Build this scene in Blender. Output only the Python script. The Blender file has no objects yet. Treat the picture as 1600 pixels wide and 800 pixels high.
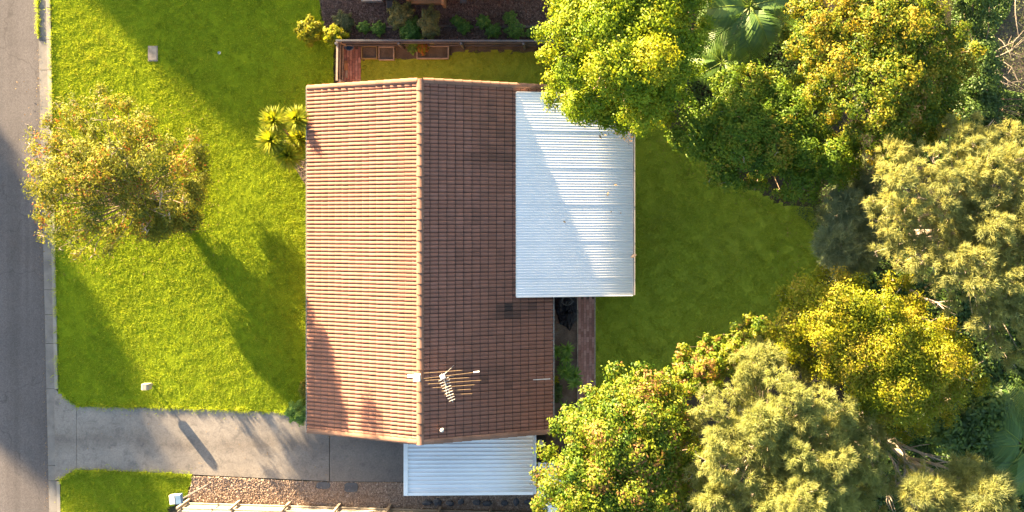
import bpy, math
import numpy as np
from mathutils import Matrix, Vector

# ------------------------------------------------------------------ camera, sky, sun, exposure
sc = bpy.context.scene
COL = sc.collection
HC, FPX, NX, NY = 40.0, 1497.0, 900.0, 344.0     # camera height, focal length (photo px), nadir pixel
cam = bpy.data.cameras.new("camera")
cam_o = bpy.data.objects.new("camera", cam)
COL.objects.link(cam_o)
cam_o.location = (0, 0, HC)
cam.sensor_width = 36.0
cam.lens = FPX / 1600 * 36
cam.shift_x = -(NX - 800) / 1600
cam.shift_y = -(400 - NY) / 1600
cam.clip_end = 2000
sc.camera = cam_o

SUN_EL = math.radians(9.0)
SUN_AZ = math.atan2(0.609, 0.793)                 # sun stands this far from +Y towards -X
world = bpy.data.worlds.new("World")
sc.world = world
world.use_nodes = True
wn = world.node_tree
sky = wn.nodes.new("ShaderNodeTexSky")
sky.sky_type = 'NISHITA'
sky.sun_disc = False
sky.sun_elevation = SUN_EL
sky.sun_rotation = -SUN_AZ
sky.air_density = 1.0
sky.dust_density = 1.6
sky.ozone_density = 0.9
wn.links.new(sky.outputs[0], wn.nodes["Background"].inputs[0])
wn.nodes["Background"].inputs[1].default_value = 0.052

sun = bpy.data.lights.new("sun", 'SUN')
sun.energy = 4.5
sun.angle = math.radians(0.55)
sun.color = (1.0, 0.74, 0.43)
sun_o = bpy.data.objects.new("sun", sun)
COL.objects.link(sun_o)
to_sun = Vector((-math.sin(SUN_AZ) * math.cos(SUN_EL), math.cos(SUN_AZ) * math.cos(SUN_EL), math.sin(SUN_EL)))
sun_o.rotation_euler = to_sun.to_track_quat('Z', 'Y').to_euler()
sun_o.location = (-20, 30, 40)

sc.view_settings.view_transform = 'Standard'
sc.view_settings.look = 'None'
sc.view_settings.exposure = 3.75
sc.view_settings.gamma = 1.0
sc.render.film_transparent = False

RNG = np.random.default_rng(7)

# ------------------------------------------------------------------ helpers
def P(px, py, z=0.0):
    s = FPX / (HC - z)
    return np.array([(px - NX) / s, (NY - py) / s, z])

def poly_px(pts, z=0.0):
    return np.array([P(x, y, z)[:2] for x, y in pts])

def inside(poly, x, y):
    n = len(poly); r = np.zeros(len(x), bool); j = n - 1
    for i in range(n):
        xi, yi = poly[i]; xj, yj = poly[j]
        c = ((yi > y) != (yj > y))
        d = (xj - xi) * (y - yi) / ((yj - yi) if yj != yi else 1e-9) + xi
        r ^= c & (x < d)
        j = i
    return r

def wloc(o):
    v = np.zeros(3)
    while o is not None:
        v += np.array(o.location); o = o.parent
    return v

def tag(o, label=None, cat=None, group=None, kind=None):
    if label: o["label"] = label
    if cat: o["category"] = cat
    if group: o["group"] = group
    if kind: o["kind"] = kind
    return o

def thing(name, loc, label, cat, group=None):
    o = bpy.data.objects.new(name, None)
    COL.objects.link(o)
    o.location = tuple(loc)
    o.empty_display_size = 0.2
    return tag(o, label, cat, group)

def mk(name, V, F, m, parent=None, smooth=False, tint=None, loc=None, kind=None):
    """link ONE mesh object; V in world coordinates; F an (n,k) array or a list of tuples"""
    V = np.asarray(V, dtype=np.float64).reshape(-1, 3)
    org = wloc(parent) if parent is not None else np.array(loc if loc is not None else (0, 0, 0), float)
    V = V - org
    me = bpy.data.meshes.new(name)
    if isinstance(F, np.ndarray):
        n, k = F.shape
        me.vertices.add(len(V)); me.vertices.foreach_set("co", V.astype(np.float32).ravel())
        me.loops.add(n * k); me.loops.foreach_set("vertex_index", F.astype(np.int32).ravel())
        me.polygons.add(n)
        me.polygons.foreach_set("loop_start", np.arange(0, n * k, k, dtype=np.int32))
        me.polygons.foreach_set("loop_total", np.full(n, k, dtype=np.int32))
        me.update(calc_edges=True)
    else:
        me.from_pydata([tuple(v) for v in V], [], [tuple(int(i) for i in f) for f in F])
        me.update()
    if smooth:
        me.polygons.foreach_set("use_smooth", np.ones(len(me.polygons), bool))
    if tint is not None:
        a = me.attributes.new("tint", 'FLOAT', 'FACE')
        a.data.foreach_set("value", np.asarray(tint, np.float32))
    me.materials.append(m)
    o = bpy.data.objects.new(name, me)
    COL.objects.link(o)
    if parent is not None: o.parent = parent
    else: o.location = tuple(org)
    if kind: o["kind"] = kind
    return o

class MB:
    """collects simple shapes into one mesh"""
    def __init__(s): s.V = []; s.F = []; s.n = 0
    def add(s, V, F):
        V = np.asarray(V, float)
        s.F += [tuple(int(i) + s.n for i in f) for f in F]
        s.V.append(V); s.n += len(V); return s
    def box(s, c, d, rz=0.0, M=None, taper=1.0):
        x, y, z = d[0] / 2, d[1] / 2, d[2] / 2
        b = min(x, y, z) * 0.18
        # chamfered box: top and bottom rings inset
        V = []
        for zz, k in ((-z, -b), (-z + b, 0), (z - b, 0), (z, -b)):
            for sx, sy in ((-1, -1), (1, -1), (1, 1), (-1, 1)):
                t = taper if zz > 0 else 1
                V.append((sx * (x + k) * t, sy * (y + k) * t, zz))
        F = [(3, 2, 1, 0), (12, 13, 14, 15)]
        for r in range(3):
            for i in range(4):
                j = (i + 1) % 4
                F.append((r * 4 + i, r * 4 + j, r * 4 + 4 + j, r * 4 + 4 + i))
        V = np.array(V)
        if rz:
            ca, sa = math.cos(rz), math.sin(rz)
            V = np.stack([V[:, 0] * ca - V[:, 1] * sa, V[:, 0] * sa + V[:, 1] * ca, V[:, 2]], 1)
        if M is not None:
            V = V @ np.array(M.to_3x3()).T
        return s.add(V + np.array(c), F)
    def tube(s, pts, rad, n=7):
        pts = np.asarray(pts, float); k = len(pts)
        rad = np.broadcast_to(np.asarray(rad, float), (k,))
        V = []; F = []
        up = np.array([0.13, 0.21, 0.97])
        for i in range(k):
            d = pts[min(i + 1, k - 1)] - pts[max(i - 1, 0)]
            d = d / (np.linalg.norm(d) + 1e-9)
            a = np.cross(d, up)
            if np.linalg.norm(a) < 0.2: a = np.cross(d, np.array([1.0, 0, 0]))
            a /= np.linalg.norm(a); b = np.cross(d, a)
            for j in range(n):
                t = 2 * math.pi * j / n
                V.append(pts[i] + rad[i] * (math.cos(t) * a + math.sin(t) * b))
        for i in range(k - 1):
            for j in range(n):
                jj = (j + 1) % n
                F.append((i * n + j, i * n + jj, i * n + n + jj, i * n + n + j))
        F.append(tuple(range(n - 1, -1, -1))); F.append(tuple(range((k - 1) * n, k * n)))
        return s.add(V, F)
    def lathe(s, c, prof, n=16):
        V = []; F = []
        for r, z in prof:
            for j in range(n):
                t = 2 * math.pi * j / n
                V.append((c[0] + r * math.cos(t), c[1] + r * math.sin(t), c[2] + z))
        for i in range(len(prof) - 1):
            for j in range(n):
                jj = (j + 1) % n
                F.append((i * n + j, i * n + jj, i * n + n + jj, i * n + n + j))
        F.append(tuple(range(n - 1, -1, -1))); F.append(tuple(range((len(prof) - 1) * n, len(prof) * n)))
        return s.add(V, F)
    def prism(s, poly, z0, z1):
        n = len(poly)
        poly = np.asarray(poly, float)
        a = 0.5 * np.sum(poly[:, 0] * np.roll(poly[:, 1], -1) - np.roll(poly[:, 0], -1) * poly[:, 1])
        if a < 0: poly = poly[::-1]
        V = [(x, y, z0) for x, y in poly] + [(x, y, z1) for x, y in poly]
        F = [tuple(range(n - 1, -1, -1)), tuple(range(n, 2 * n))]
        for i in range(n):
            j = (i + 1) % n
            F.append((i, j, n + j, n + i))
        return s.add(V, F)
    def build(s, name, m, parent=None, **k):
        return mk(name, np.concatenate(s.V), s.F, m, parent, **k)

# ------------------------------------------------------------------ materials
def new_mat(name):
    m = bpy.data.materials.new(name); m.use_nodes = True
    nt = m.node_tree; nt.nodes.clear()
    out = nt.nodes.new("ShaderNodeOutputMaterial")
    return m, nt, out

def ramp(nt, fac, stops):
    r = nt.nodes.new("ShaderNodeValToRGB")
    e = r.color_ramp.elements
    while len(e) < len(stops): e.new(0.5)
    for i, (p, c) in enumerate(stops):
        e[i].position = p; e[i].color = (*c, 1)
    nt.links.new(fac, r.inputs[0])
    return r.outputs[0]

def noise(nt, vec, scale, detail=4, rough=0.55, dist=0.0):
    n = nt.nodes.new("ShaderNodeTexNoise")
    n.inputs["Scale"].default_value = scale; n.inputs["Detail"].default_value = detail
    n.inputs["Roughness"].default_value = rough; n.inputs["Distortion"].default_value = dist
    nt.links.new(vec, n.inputs["Vector"])
    return n.outputs["Fac"]

def geo_pos(nt): return nt.nodes.new("ShaderNodeNewGeometry").outputs["Position"]

def mixc(nt, a, b, fac, mode='MIX'):
    n = nt.nodes.new("ShaderNodeMix"); n.data_type = 'RGBA'; n.blend_type = mode
    for v, s in ((fac, n.inputs[0]), (a, n.inputs[6]), (b, n.inputs[7])):
        if hasattr(v, "links"): nt.links.new(v, s)
        elif isinstance(v, (int, float)): s.default_value = v
        else: s.default_value = (*v, 1)
    return n.outputs[2]

def math_n(nt, op, a, b=0.0, clamp=False):
    n = nt.nodes.new("ShaderNodeMath"); n.operation = op; n.use_clamp = clamp
    for v, s in ((a, n.inputs[0]), (b, n.inputs[1])):
        if hasattr(v, "links"): nt.links.new(v, s)
        else: s.default_value = v
    return n.outputs[0]

def surf(name, stops, scale, rough=0.8, fine=40.0, fine_amt=0.25, bump=0.3, bump_scale=60.0, bump_d=0.01, spec=0.3, metal=0.0, blotch=None, dist=0.3):
    """stone-like or painted surface: broad tone noise, fine grain, small bump, optional stains"""
    m, nt, out = new_mat(name)
    p = geo_pos(nt)
    c = ramp(nt, noise(nt, p, scale, 5, 0.6, dist), stops)
    f = noise(nt, p, fine, 3, 0.6)
    c = mixc(nt, c, ramp(nt, f, [(0.25, (0.35,) * 3), (0.75, (0.75,) * 3)]), fine_amt, 'OVERLAY')
    if blotch:
        bs, bc, ba, lo, hi = blotch
        bf = ramp(nt, noise(nt, p, bs, 4, 0.6, 0.8), [(lo, (0, 0, 0)), (hi, (1, 1, 1))])
        c = mixc(nt, c, bc, math_n(nt, 'MULTIPLY', bf, ba))
    b = nt.nodes.new("ShaderNodeBsdfPrincipled")
    nt.links.new(c, b.inputs["Base Color"])
    b.inputs["Roughness"].default_value = rough
    b.inputs["Specular IOR Level"].default_value = spec
    b.inputs["Metallic"].default_value = metal
    if bump:
        bn = nt.nodes.new("ShaderNodeBump"); bn.inputs["Strength"].default_value = bump
        bn.inputs["Distance"].default_value = bump_d
        nt.links.new(noise(nt, p, bump_scale, 4, 0.6), bn.inputs["Height"])
        nt.links.new(bn.outputs[0], b.inputs["Normal"])
    nt.links.new(b.outputs[0], out.inputs[0])
    return m

def leaf_mat(name, stops, transl=0.35, gloss=0.06, tcol=None, rough=0.5, patch=None):
    """foliage: colour by the per-face tint, diffuse + light passing through the leaf"""
    m, nt, out = new_mat(name)
    at = nt.nodes.new("ShaderNodeAttribute"); at.attribute_name = "tint"
    fac = at.outputs["Fac"]
    c = ramp(nt, fac, stops)
    if patch:
        pn = ramp(nt, noise(nt, geo_pos(nt), patch[0], 3, 0.6), [(patch[2], (0, 0, 0)), (patch[3], (1, 1, 1))])
        c = mixc(nt, c, patch[1], math_n(nt, 'MULTIPLY', pn, patch[4]))
    d = nt.nodes.new("ShaderNodeBsdfDiffuse"); nt.links.new(c, d.inputs[0])
    t = nt.nodes.new("ShaderNodeBsdfTranslucent")
    tc = mixc(nt, c, tcol or (1.25, 1.15, 0.5), 1.0, 'MULTIPLY'); nt.links.new(tc, t.inputs[0])
    mx = nt.nodes.new("ShaderNodeMixShader"); mx.inputs[0].default_value = transl
    nt.links.new(d.outputs[0], mx.inputs[1]); nt.links.new(t.outputs[0], mx.inputs[2])
    g = nt.nodes.new("ShaderNodeBsdfGlossy"); g.inputs["Roughness"].default_value = rough
    g.inputs[0].default_value = (1, 1, 1, 1)
    m2 = nt.nodes.new("ShaderNodeMixShader"); m2.inputs[0].default_value = gloss
    nt.links.new(mx.outputs[0], m2.inputs[1]); nt.links.new(g.outputs[0], m2.inputs[2])
    nt.links.new(m2.outputs[0], out.inputs[0])
    return m

def tint_mat(name, stops, rough=0.8, bump=0.3, bump_scale=50, fine=30, fine_amt=0.3, spec=0.3, soil=None):
    """solid pieces coloured by a per-face tint, with grain"""
    m, nt, out = new_mat(name)
    at = nt.nodes.new("ShaderNodeAttribute"); at.attribute_name = "tint"
    c = ramp(nt, at.outputs["Fac"], stops)
    p = geo_pos(nt)
    c = mixc(nt, c, ramp(nt, noise(nt, p, fine, 4, 0.65), [(0.25, (0.3,) * 3), (0.75, (0.75,) * 3)]), fine_amt, 'OVERLAY')
    if soil:
        bs, bc, ba, lo, hi = soil
        bf = ramp(nt, noise(nt, p, bs, 5, 0.65, 0.5), [(lo, (0, 0, 0)), (hi, (1, 1, 1))])
        c = mixc(nt, c, bc, math_n(nt, 'MULTIPLY', bf, ba))
    b = nt.nodes.new("ShaderNodeBsdfPrincipled")
    nt.links.new(c, b.inputs["Base Color"])
    b.inputs["Roughness"].default_value = rough; b.inputs["Specular IOR Level"].default_value = spec
    bn = nt.nodes.new("ShaderNodeBump"); bn.inputs["Strength"].default_value = bump; bn.inputs["Distance"].default_value = 0.01
    nt.links.new(noise(nt, p, bump_scale, 4, 0.6), bn.inputs["Height"]); nt.links.new(bn.outputs[0], b.inputs["Normal"])
    nt.links.new(b.outputs[0], out.inputs[0])
    return m

M = {}
M['ground'] = surf("leaf litter soil", [(0.3, (0.018, 0.018, 0.009)), (0.5, (0.04, 0.033, 0.02)), (0.7, (0.022, 0.028, 0.010))], 0.9, 0.95, 25, 0.5, 0.8, 30, 0.03)
def asphalt_mat():
    """old asphalt: coarse aggregate, smoother wheel tracks along the road, a few patched and darker places"""
    m, nt, out = new_mat("asphalt"); p = geo_pos(nt)
    c = ramp(nt, noise(nt, p, 0.35, 6, 0.65), [(0.3, (0.090, 0.081, 0.081)), (0.7, (0.118, 0.106, 0.105))])
    mp = nt.nodes.new("ShaderNodeMapping"); mp.inputs["Scale"].default_value = (1.6, 0.03, 1); nt.links.new(p, mp.inputs[0])
    tr = ramp(nt, noise(nt, mp.outputs[0], 1.0, 3, 0.6), [(0.35, (0.36,) * 3), (0.65, (0.64,) * 3)])
    c = mixc(nt, c, tr, 0.5, 'OVERLAY')
    v = nt.nodes.new("ShaderNodeTexVoronoi"); v.inputs["Scale"].default_value = 30; nt.links.new(p, v.inputs["Vector"])
    c = mixc(nt, c, ramp(nt, v.outputs["Color"], [(0.1, (0.25,) * 3), (0.9, (0.75,) * 3)]), 0.4, 'OVERLAY')
    vc = nt.nodes.new("ShaderNodeTexVoronoi"); vc.feature = 'DISTANCE_TO_EDGE'; vc.inputs["Scale"].default_value = 0.22
    ds = nt.nodes.new("ShaderNodeVectorMath"); ds.operation = 'ADD'; nn = nt.nodes.new("ShaderNodeTexNoise"); nn.inputs["Scale"].default_value = 1.5; nt.links.new(p, nn.inputs["Vector"])
    nt.links.new(p, ds.inputs[0]); nt.links.new(nn.outputs["Color"], ds.inputs[1]); nt.links.new(ds.outputs[0], vc.inputs["Vector"])
    cr = ramp(nt, vc.outputs["Distance"], [(0.0, (1, 1, 1)), (0.006, (0, 0, 0))])
    c = mixc(nt, c, (0.05, 0.045, 0.045), math_n(nt, 'MULTIPLY', cr, 0.6))
    b = nt.nodes.new("ShaderNodeBsdfPrincipled"); nt.links.new(c, b.inputs["Base Color"]); b.inputs["Roughness"].default_value = 0.85
    b.inputs["Specular IOR Level"].default_value = 0.25
    bn = nt.nodes.new("ShaderNodeBump"); bn.inputs["Strength"].default_value = 0.25; bn.inputs["Distance"].default_value = 0.006
    nt.links.new(noise(nt, p, 80, 4, 0.6), bn.inputs["Height"]); nt.links.new(bn.outputs[0], b.inputs["Normal"])
    nt.links.new(b.outputs[0], out.inputs[0]); return m
M['asphalt'] = asphalt_mat()
M['kerb'] = surf("kerb concrete", [(0.3, (0.19, 0.175, 0.16)), (0.7, (0.27, 0.25, 0.225))], 1.6, 0.85, 35, 0.3, 0.25, 50, 0.008, blotch=(1.3, (0.17, 0.165, 0.16), 0.6, 0.5, 0.72))
M['gutter_concrete'] = surf("gutter concrete", [(0.3, (0.13, 0.122, 0.116)), (0.7, (0.20, 0.188, 0.175))], 1.6, 0.85, 35, 0.35, 0.25, 50, 0.008, blotch=(1.3, (0.10, 0.096, 0.094), 0.6, 0.5, 0.72))
M['soil'] = surf("garden soil", [(0.3, (0.07, 0.052, 0.043)), (0.5, (0.12, 0.09, 0.072)), (0.7, (0.18, 0.14, 0.11))], 2.2, 0.95, 22, 0.5, 0.9, 25, 0.03)
M['dark_soil'] = surf("dark bed soil", [(0.3, (0.05, 0.043, 0.034)), (0.7, (0.11, 0.092, 0.07))], 2.2, 0.95, 22, 0.5, 0.9, 25, 0.03)
M['mulch_base'] = surf("mulch bed", [(0.3, (0.10, 0.055, 0.04)), (0.7, (0.19, 0.11, 0.085))], 5, 0.95, 25, 0.5, 0.8, 30, 0.03)
M['gravel_base'] = surf("bark bed", [(0.3, (0.20, 0.135, 0.09)), (0.7, (0.32, 0.225, 0.16))], 4, 0.95, 25, 0.5, 0.8, 30, 0.03)
def steel_mat(name, lo, hi, dirt, amt):
    """painted sheet with streaks of dirt running down the fall"""
    m, nt, out = new_mat(name); p = geo_pos(nt)
    c = ramp(nt, noise(nt, p, 0.6, 4), [(0.3, lo), (0.7, hi)])
    mp = nt.nodes.new("ShaderNodeMapping"); mp.inputs["Scale"].default_value = (0.35, 7.0, 1); nt.links.new(p, mp.inputs[0])
    st = ramp(nt, noise(nt, mp.outputs[0], 1.0, 5, 0.7), [(0.48, (0, 0, 0)), (0.72, (1, 1, 1))])
    c = mixc(nt, c, dirt, math_n(nt, 'MULTIPLY', st, amt))
    sp = ramp(nt, noise(nt, p, 9, 4, 0.75), [(0.66, (0, 0, 0)), (0.74, (1, 1, 1))])
    c = mixc(nt, c, (0.30, 0.25, 0.20), math_n(nt, 'MULTIPLY', sp, amt * .6))
    b = nt.nodes.new("ShaderNodeBsdfPrincipled"); nt.links.new(c, b.inputs["Base Color"]); b.inputs["Roughness"].default_value = 0.42
    b.inputs["Specular IOR Level"].default_value = 0.4
    nt.links.new(b.outputs[0], out.inputs[0]); return m
M['white_steel'] = steel_mat("white painted steel", (0.70, 0.71, 0.72), (0.79, 0.79, 0.79), (0.55, 0.54, 0.52), 0.22)
M['grey_steel'] = steel_mat("pale grey steel", (0.74, 0.75, 0.77), (0.82, 0.83, 0.84), (0.55, 0.55, 0.55), 0.4)
M['gutter'] = surf("gutter steel", [(0.3, (0.55, 0.50, 0.44)), (0.7, (0.68, 0.63, 0.56))], 2, 0.5, 20, 0.1, 0.0)
M['dark_metal'] = surf("dark gutter", [(0.3, (0.05, 0.045, 0.045)), (0.7, (0.09, 0.08, 0.08))], 3, 0.6, 20, 0.2, 0.0)
M['brickwall'] = surf("wall brick", [(0.3, (0.22, 0.12, 0.08)), (0.7, (0.32, 0.18, 0.12))], 6, 0.9, 30, 0.4, 0.4, 40)
M['glass'] = surf("window glass", [(0.3, (0.03, 0.035, 0.04)), (0.7, (0.05, 0.055, 0.06))], 0.6, 0.06, 5, 0.0, 0.0, spec=0.7)
M['white'] = surf("white paint", [(0.3, (0.70, 0.69, 0.66)), (0.7, (0.80, 0.79, 0.76))], 4, 0.5, 25, 0.1, 0.1)
M['bluepanel'] = surf("blue panel", [(0.3, (0.09, 0.16, 0.25)), (0.7, (0.15, 0.23, 0.33))], 5, 0.4, 25, 0.1, 0.0)
M['galv'] = surf("galvanised steel", [(0.3, (0.42, 0.42, 0.42)), (0.7, (0.58, 0.57, 0.55))], 6, 0.4, 30, 0.15, 0.0, metal=0.6)
M['alu'] = surf("dull aluminium", [(0.3, (0.34, 0.33, 0.31)), (0.7, (0.46, 0.45, 0.43))], 8, 0.5, 30, 0.1, 0.0)
M['copper'] = surf("weathered rod", [(0.3, (0.20, 0.13, 0.065)), (0.7, (0.30, 0.20, 0.10))], 8, 0.6, 30, 0.1, 0.0)
M['timber'] = surf("weathered timber", [(0.3, (0.20, 0.165, 0.13)), (0.7, (0.34, 0.285, 0.23))], 5, 0.85, 30, 0.4, 0.4, 40)
M['pale_timber'] = surf("pale fence paint", [(0.3, (0.23, 0.20, 0.165)), (0.7, (0.34, 0.30, 0.25))], 4, 0.7, 30, 0.25, 0.3, 40)
M['dark_timber'] = surf("dark paling timber", [(0.3, (0.075, 0.058, 0.05)), (0.7, (0.14, 0.11, 0.095))], 6, 0.85, 30, 0.4, 0.4, 40)
M['yellow_timber'] = surf("treated timber", [(0.3, (0.17, 0.13, 0.06)), (0.7, (0.25, 0.20, 0.10))], 6, 0.85, 30, 0.4, 0.4, 40)
M['grey_fence'] = surf("grey steel fence", [(0.3, (0.06, 0.06, 0.065)), (0.7, (0.11, 0.11, 0.12))], 1.5, 0.35, 25, 0.2, 0.0, spec=0.5)
M['orange_timber'] = surf("oiled deck timber", [(0.3, (0.28, 0.145, 0.07)), (0.7, (0.40, 0.22, 0.11))], 6, 0.8, 30, 0.4, 0.4, 40)
M['tarp'] = surf("black plastic sheet", [(0.3, (0.004, 0.005, 0.009)), (0.7, (0.010, 0.011, 0.018))], 4, 0.4, 20, 0.1, 0.3, 12, 0.03, spec=0.2)
M['slate'] = surf("slate paver", [(0.3, (0.055, 0.06, 0.072)), (0.7, (0.09, 0.097, 0.115))], 6, 0.85, 30, 0.4, 0.4, 40)
M['plastic_dark'] = surf("dark plastic", [(0.3, (0.02, 0.02, 0.022)), (0.7, (0.04, 0.04, 0.045))], 4, 0.5, 20, 0.1, 0.0)
M['bark_pale'] = surf("pale bark", [(0.3, (0.26, 0.21, 0.165)), (0.7, (0.42, 0.36, 0.29))], 6, 0.9, 25, 0.4, 0.5, 30)
M['bark_brown'] = surf("brown bark", [(0.3, (0.12, 0.085, 0.06)), (0.7, (0.22, 0.165, 0.12))], 6, 0.9, 25, 0.4, 0.5, 30)
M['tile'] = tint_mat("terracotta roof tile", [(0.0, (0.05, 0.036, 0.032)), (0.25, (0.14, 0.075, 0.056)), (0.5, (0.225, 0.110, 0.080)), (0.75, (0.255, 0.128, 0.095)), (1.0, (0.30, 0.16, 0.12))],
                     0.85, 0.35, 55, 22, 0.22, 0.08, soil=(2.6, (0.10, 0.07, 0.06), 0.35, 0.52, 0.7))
M['ridge'] = tint_mat("ridge cap tile", [(0.0, (0.16, 0.088, 0.062)), (1.0, (0.28, 0.16, 0.112))], 0.85, 0.35, 55, 22, 0.3, 0.08, soil=(2.0, (0.12, 0.09, 0.08), 0.45, 0.5, 0.75))
M['brick'] = tint_mat("path brick", [(0.0, (0.22, 0.11, 0.09)), (0.5, (0.31, 0.165, 0.14)), (1.0, (0.40, 0.24, 0.205))], 0.9, 0.4, 60, 35, 0.35, soil=(1.8, (0.16, 0.10, 0.09), 0.6, 0.5, 0.7))
M['chip_dark'] = tint_mat("bark chip", [(0.0, (0.04, 0.024, 0.02)), (0.5, (0.13, 0.08, 0.064)), (1.0, (0.28, 0.19, 0.155))], 0.9)
M['chip_pale'] = tint_mat("pale wood chip", [(0.0, (0.17, 0.115, 0.085)), (0.5, (0.36, 0.26, 0.195)), (1.0, (0.58, 0.46, 0.37))], 0.9)

def concrete_mat():
    """driveway concrete: pale, grey where worn, a darker tyre-and-oil band along the middle"""
    m, nt, out = new_mat("driveway concrete")
    p = geo_pos(nt)
    c = ramp(nt, noise(nt, p, 0.7, 6, 0.62, 0.4), [(0.3, (0.165, 0.150, 0.138)), (0.7, (0.245, 0.222, 0.20))])
    sx = nt.nodes.new("ShaderNodeSeparateXYZ"); nt.links.new(p, sx.inputs[0])
    ycen = P(300, 690)[1]
    wob = math_n(nt, 'MULTIPLY', math_n(nt, 'SUBTRACT', noise(nt, p, 0.25, 3), 0.5), 1.2)
    yy = math_n(nt, 'ADD', math_n(nt, 'SUBTRACT', sx.outputs[1], ycen), wob)
    band = math_n(nt, 'SUBTRACT', 1.0, math_n(nt, 'DIVIDE', math_n(nt, 'ABSOLUTE', yy), 0.55), True)
    st = math_n(nt, 'MULTIPLY', band, ramp(nt, noise(nt, p, 1.4, 5, 0.65), [(0.25, (0.1,) * 3), (0.7, (0.7,) * 3)]), True)
    c = mixc(nt, c, (0.085, 0.07, 0.06), st)
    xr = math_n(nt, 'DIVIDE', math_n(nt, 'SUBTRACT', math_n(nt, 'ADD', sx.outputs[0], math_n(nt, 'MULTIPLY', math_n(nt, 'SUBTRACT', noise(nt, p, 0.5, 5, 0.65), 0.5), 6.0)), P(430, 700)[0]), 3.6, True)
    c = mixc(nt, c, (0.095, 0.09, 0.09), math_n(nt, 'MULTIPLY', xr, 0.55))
    bl = ramp(nt, noise(nt, p, 2.6, 6, 0.7, 0.6), [(0.5, (0, 0, 0)), (0.68, (1, 1, 1))])
    c = mixc(nt, c, (0.085, 0.08, 0.08), math_n(nt, 'MULTIPLY', bl, 0.6))
    c = mixc(nt, c, ramp(nt, noise(nt, p, 16, 5, 0.8), [(0.3, (0.25,) * 3), (0.7, (0.75,) * 3)]), 0.5, 'OVERLAY')
    b = nt.nodes.new("ShaderNodeBsdfPrincipled"); nt.links.new(c, b.inputs["Base Color"])
    b.inputs["Roughness"].default_value = 0.85; b.inputs["Specular IOR Level"].default_value = 0.3
    bn = nt.nodes.new("ShaderNodeBump"); bn.inputs["Strength"].default_value = 0.25; bn.inputs["Distance"].default_value = 0.006
    nt.links.new(noise(nt, p, 70, 4, 0.6), bn.inputs["Height"]); nt.links.new(bn.outputs[0], b.inputs["Normal"])
    nt.links.new(b.outputs[0], out.inputs[0])
    return m
M['concrete'] = concrete_mat()
M['lawn'] = surf("turf", [(0.25, (0.16, 0.215, 0.008)), (0.75, (0.20, 0.25, 0.010))], 3.0, 0.95, 14, 0.3, 0.3, 30, 0.02, spec=0.05,
                 blotch=(0.22, (0.15, 0.21, 0.010), 0.3, 0.5, 0.75))
M['back_lawn'] = surf("shaded turf", [(0.25, (0.18, 0.24, 0.024)), (0.75, (0.24, 0.29, 0.03))], 2.0, 0.95, 12, 0.35, 0.3, 20, 0.02, spec=0.05,
                      blotch=(0.45, (0.16, 0.18, 0.03), 0.5, 0.5, 0.75))
M['blade'] = leaf_mat("grass blade", [(0.0, (0.18, 0.29, 0.03)), (0.5, (0.32, 0.42, 0.042)), (0.8, (0.41, 0.47, 0.06)), (1.0, (0.48, 0.45, 0.12))], 0.45, 0.004, (1.4, 1.2, 0.6))
M['blade_back'] = leaf_mat("shade grass blade", [(0.0, (0.19, 0.27, 0.03)), (0.45, (0.29, 0.38, 0.042)), (0.75, (0.36, 0.41, 0.065)), (1.0, (0.42, 0.36, 0.14))], 0.4, 0.004)

# foliage palettes
M['leaf_lime'] = leaf_mat("lime leaves", [(0.0, (0.06, 0.11, 0.006)), (0.4, (0.135, 0.22, 0.009)), (0.8, (0.225, 0.295, 0.012)), (1.0, (0.30, 0.31, 0.016))], 0.4, 0.01)
M['leaf_olive'] = leaf_mat("olive leaves", [(0.0, (0.055, 0.115, 0.012)), (0.5, (0.11, 0.19, 0.014)), (0.85, (0.17, 0.22, 0.016)), (1.0, (0.25, 0.21, 0.025))], 0.4, 0.01)
M['leaf_amber'] = leaf_mat("amber green leaves", [(0.0, (0.045, 0.09, 0.011)), (0.45, (0.105, 0.165, 0.012)), (0.75, (0.18, 0.20, 0.014)), (1.0, (0.29, 0.225, 0.022))], 0.4, 0.01)
M['needle_gold'] = leaf_mat("gold tipped needles", [(0.0, (0.17, 0.21, 0.10)), (0.5, (0.27, 0.295, 0.115)), (1.0, (0.39, 0.385, 0.125))], 0.52, 0.004, (1.15, 1.1, 0.75))
M['needle_grey'] = leaf_mat("grey green needles", [(0.0, (0.15, 0.20, 0.125)), (0.6, (0.23, 0.285, 0.175)), (1.0, (0.32, 0.35, 0.19))], 0.4, 0.005)
M['needle_soft'] = leaf_mat("soft olive needles", [(0.0, (0.20, 0.245, 0.095)), (0.5, (0.29, 0.325, 0.12)), (1.0, (0.38, 0.39, 0.145))], 0.55, 0.004, (1.15, 1.1, 0.75))
M['leaf_yellow'] = leaf_mat("yellow green leaves", [(0.0, (0.06, 0.10, 0.006)), (0.35, (0.15, 0.19, 0.007)), (0.75, (0.26, 0.27, 0.009)), (1.0, (0.32, 0.26, 0.03))], 0.42, 0.01)
M['leaf_mixed'] = leaf_mat("mixed leaves", [(0.0, (0.035, 0.085, 0.010)), (0.4, (0.10, 0.17, 0.012)), (0.75, (0.20, 0.235, 0.016)), (0.95, (0.25, 0.22, 0.035)), (1.0, (0.27, 0.15, 0.06))], 0.38, 0.01)
M['leaf_street'] = leaf_mat("street tree leaves", [(0.0, (0.09, 0.12, 0.022)), (0.5, (0.19, 0.205, 0.026)), (0.9, (0.26, 0.245, 0.03)), (0.98, (0.29, 0.20, 0.03)), (1.0, (0.36, 0.11, 0.04))], 0.4, 0.008)
M['leaf_dark'] = leaf_mat("dark understorey leaves", [(0.0, (0.03, 0.065, 0.016)), (0.6, (0.07, 0.13, 0.022)), (1.0, (0.11, 0.17, 0.025))], 0.3, 0.02)
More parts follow.
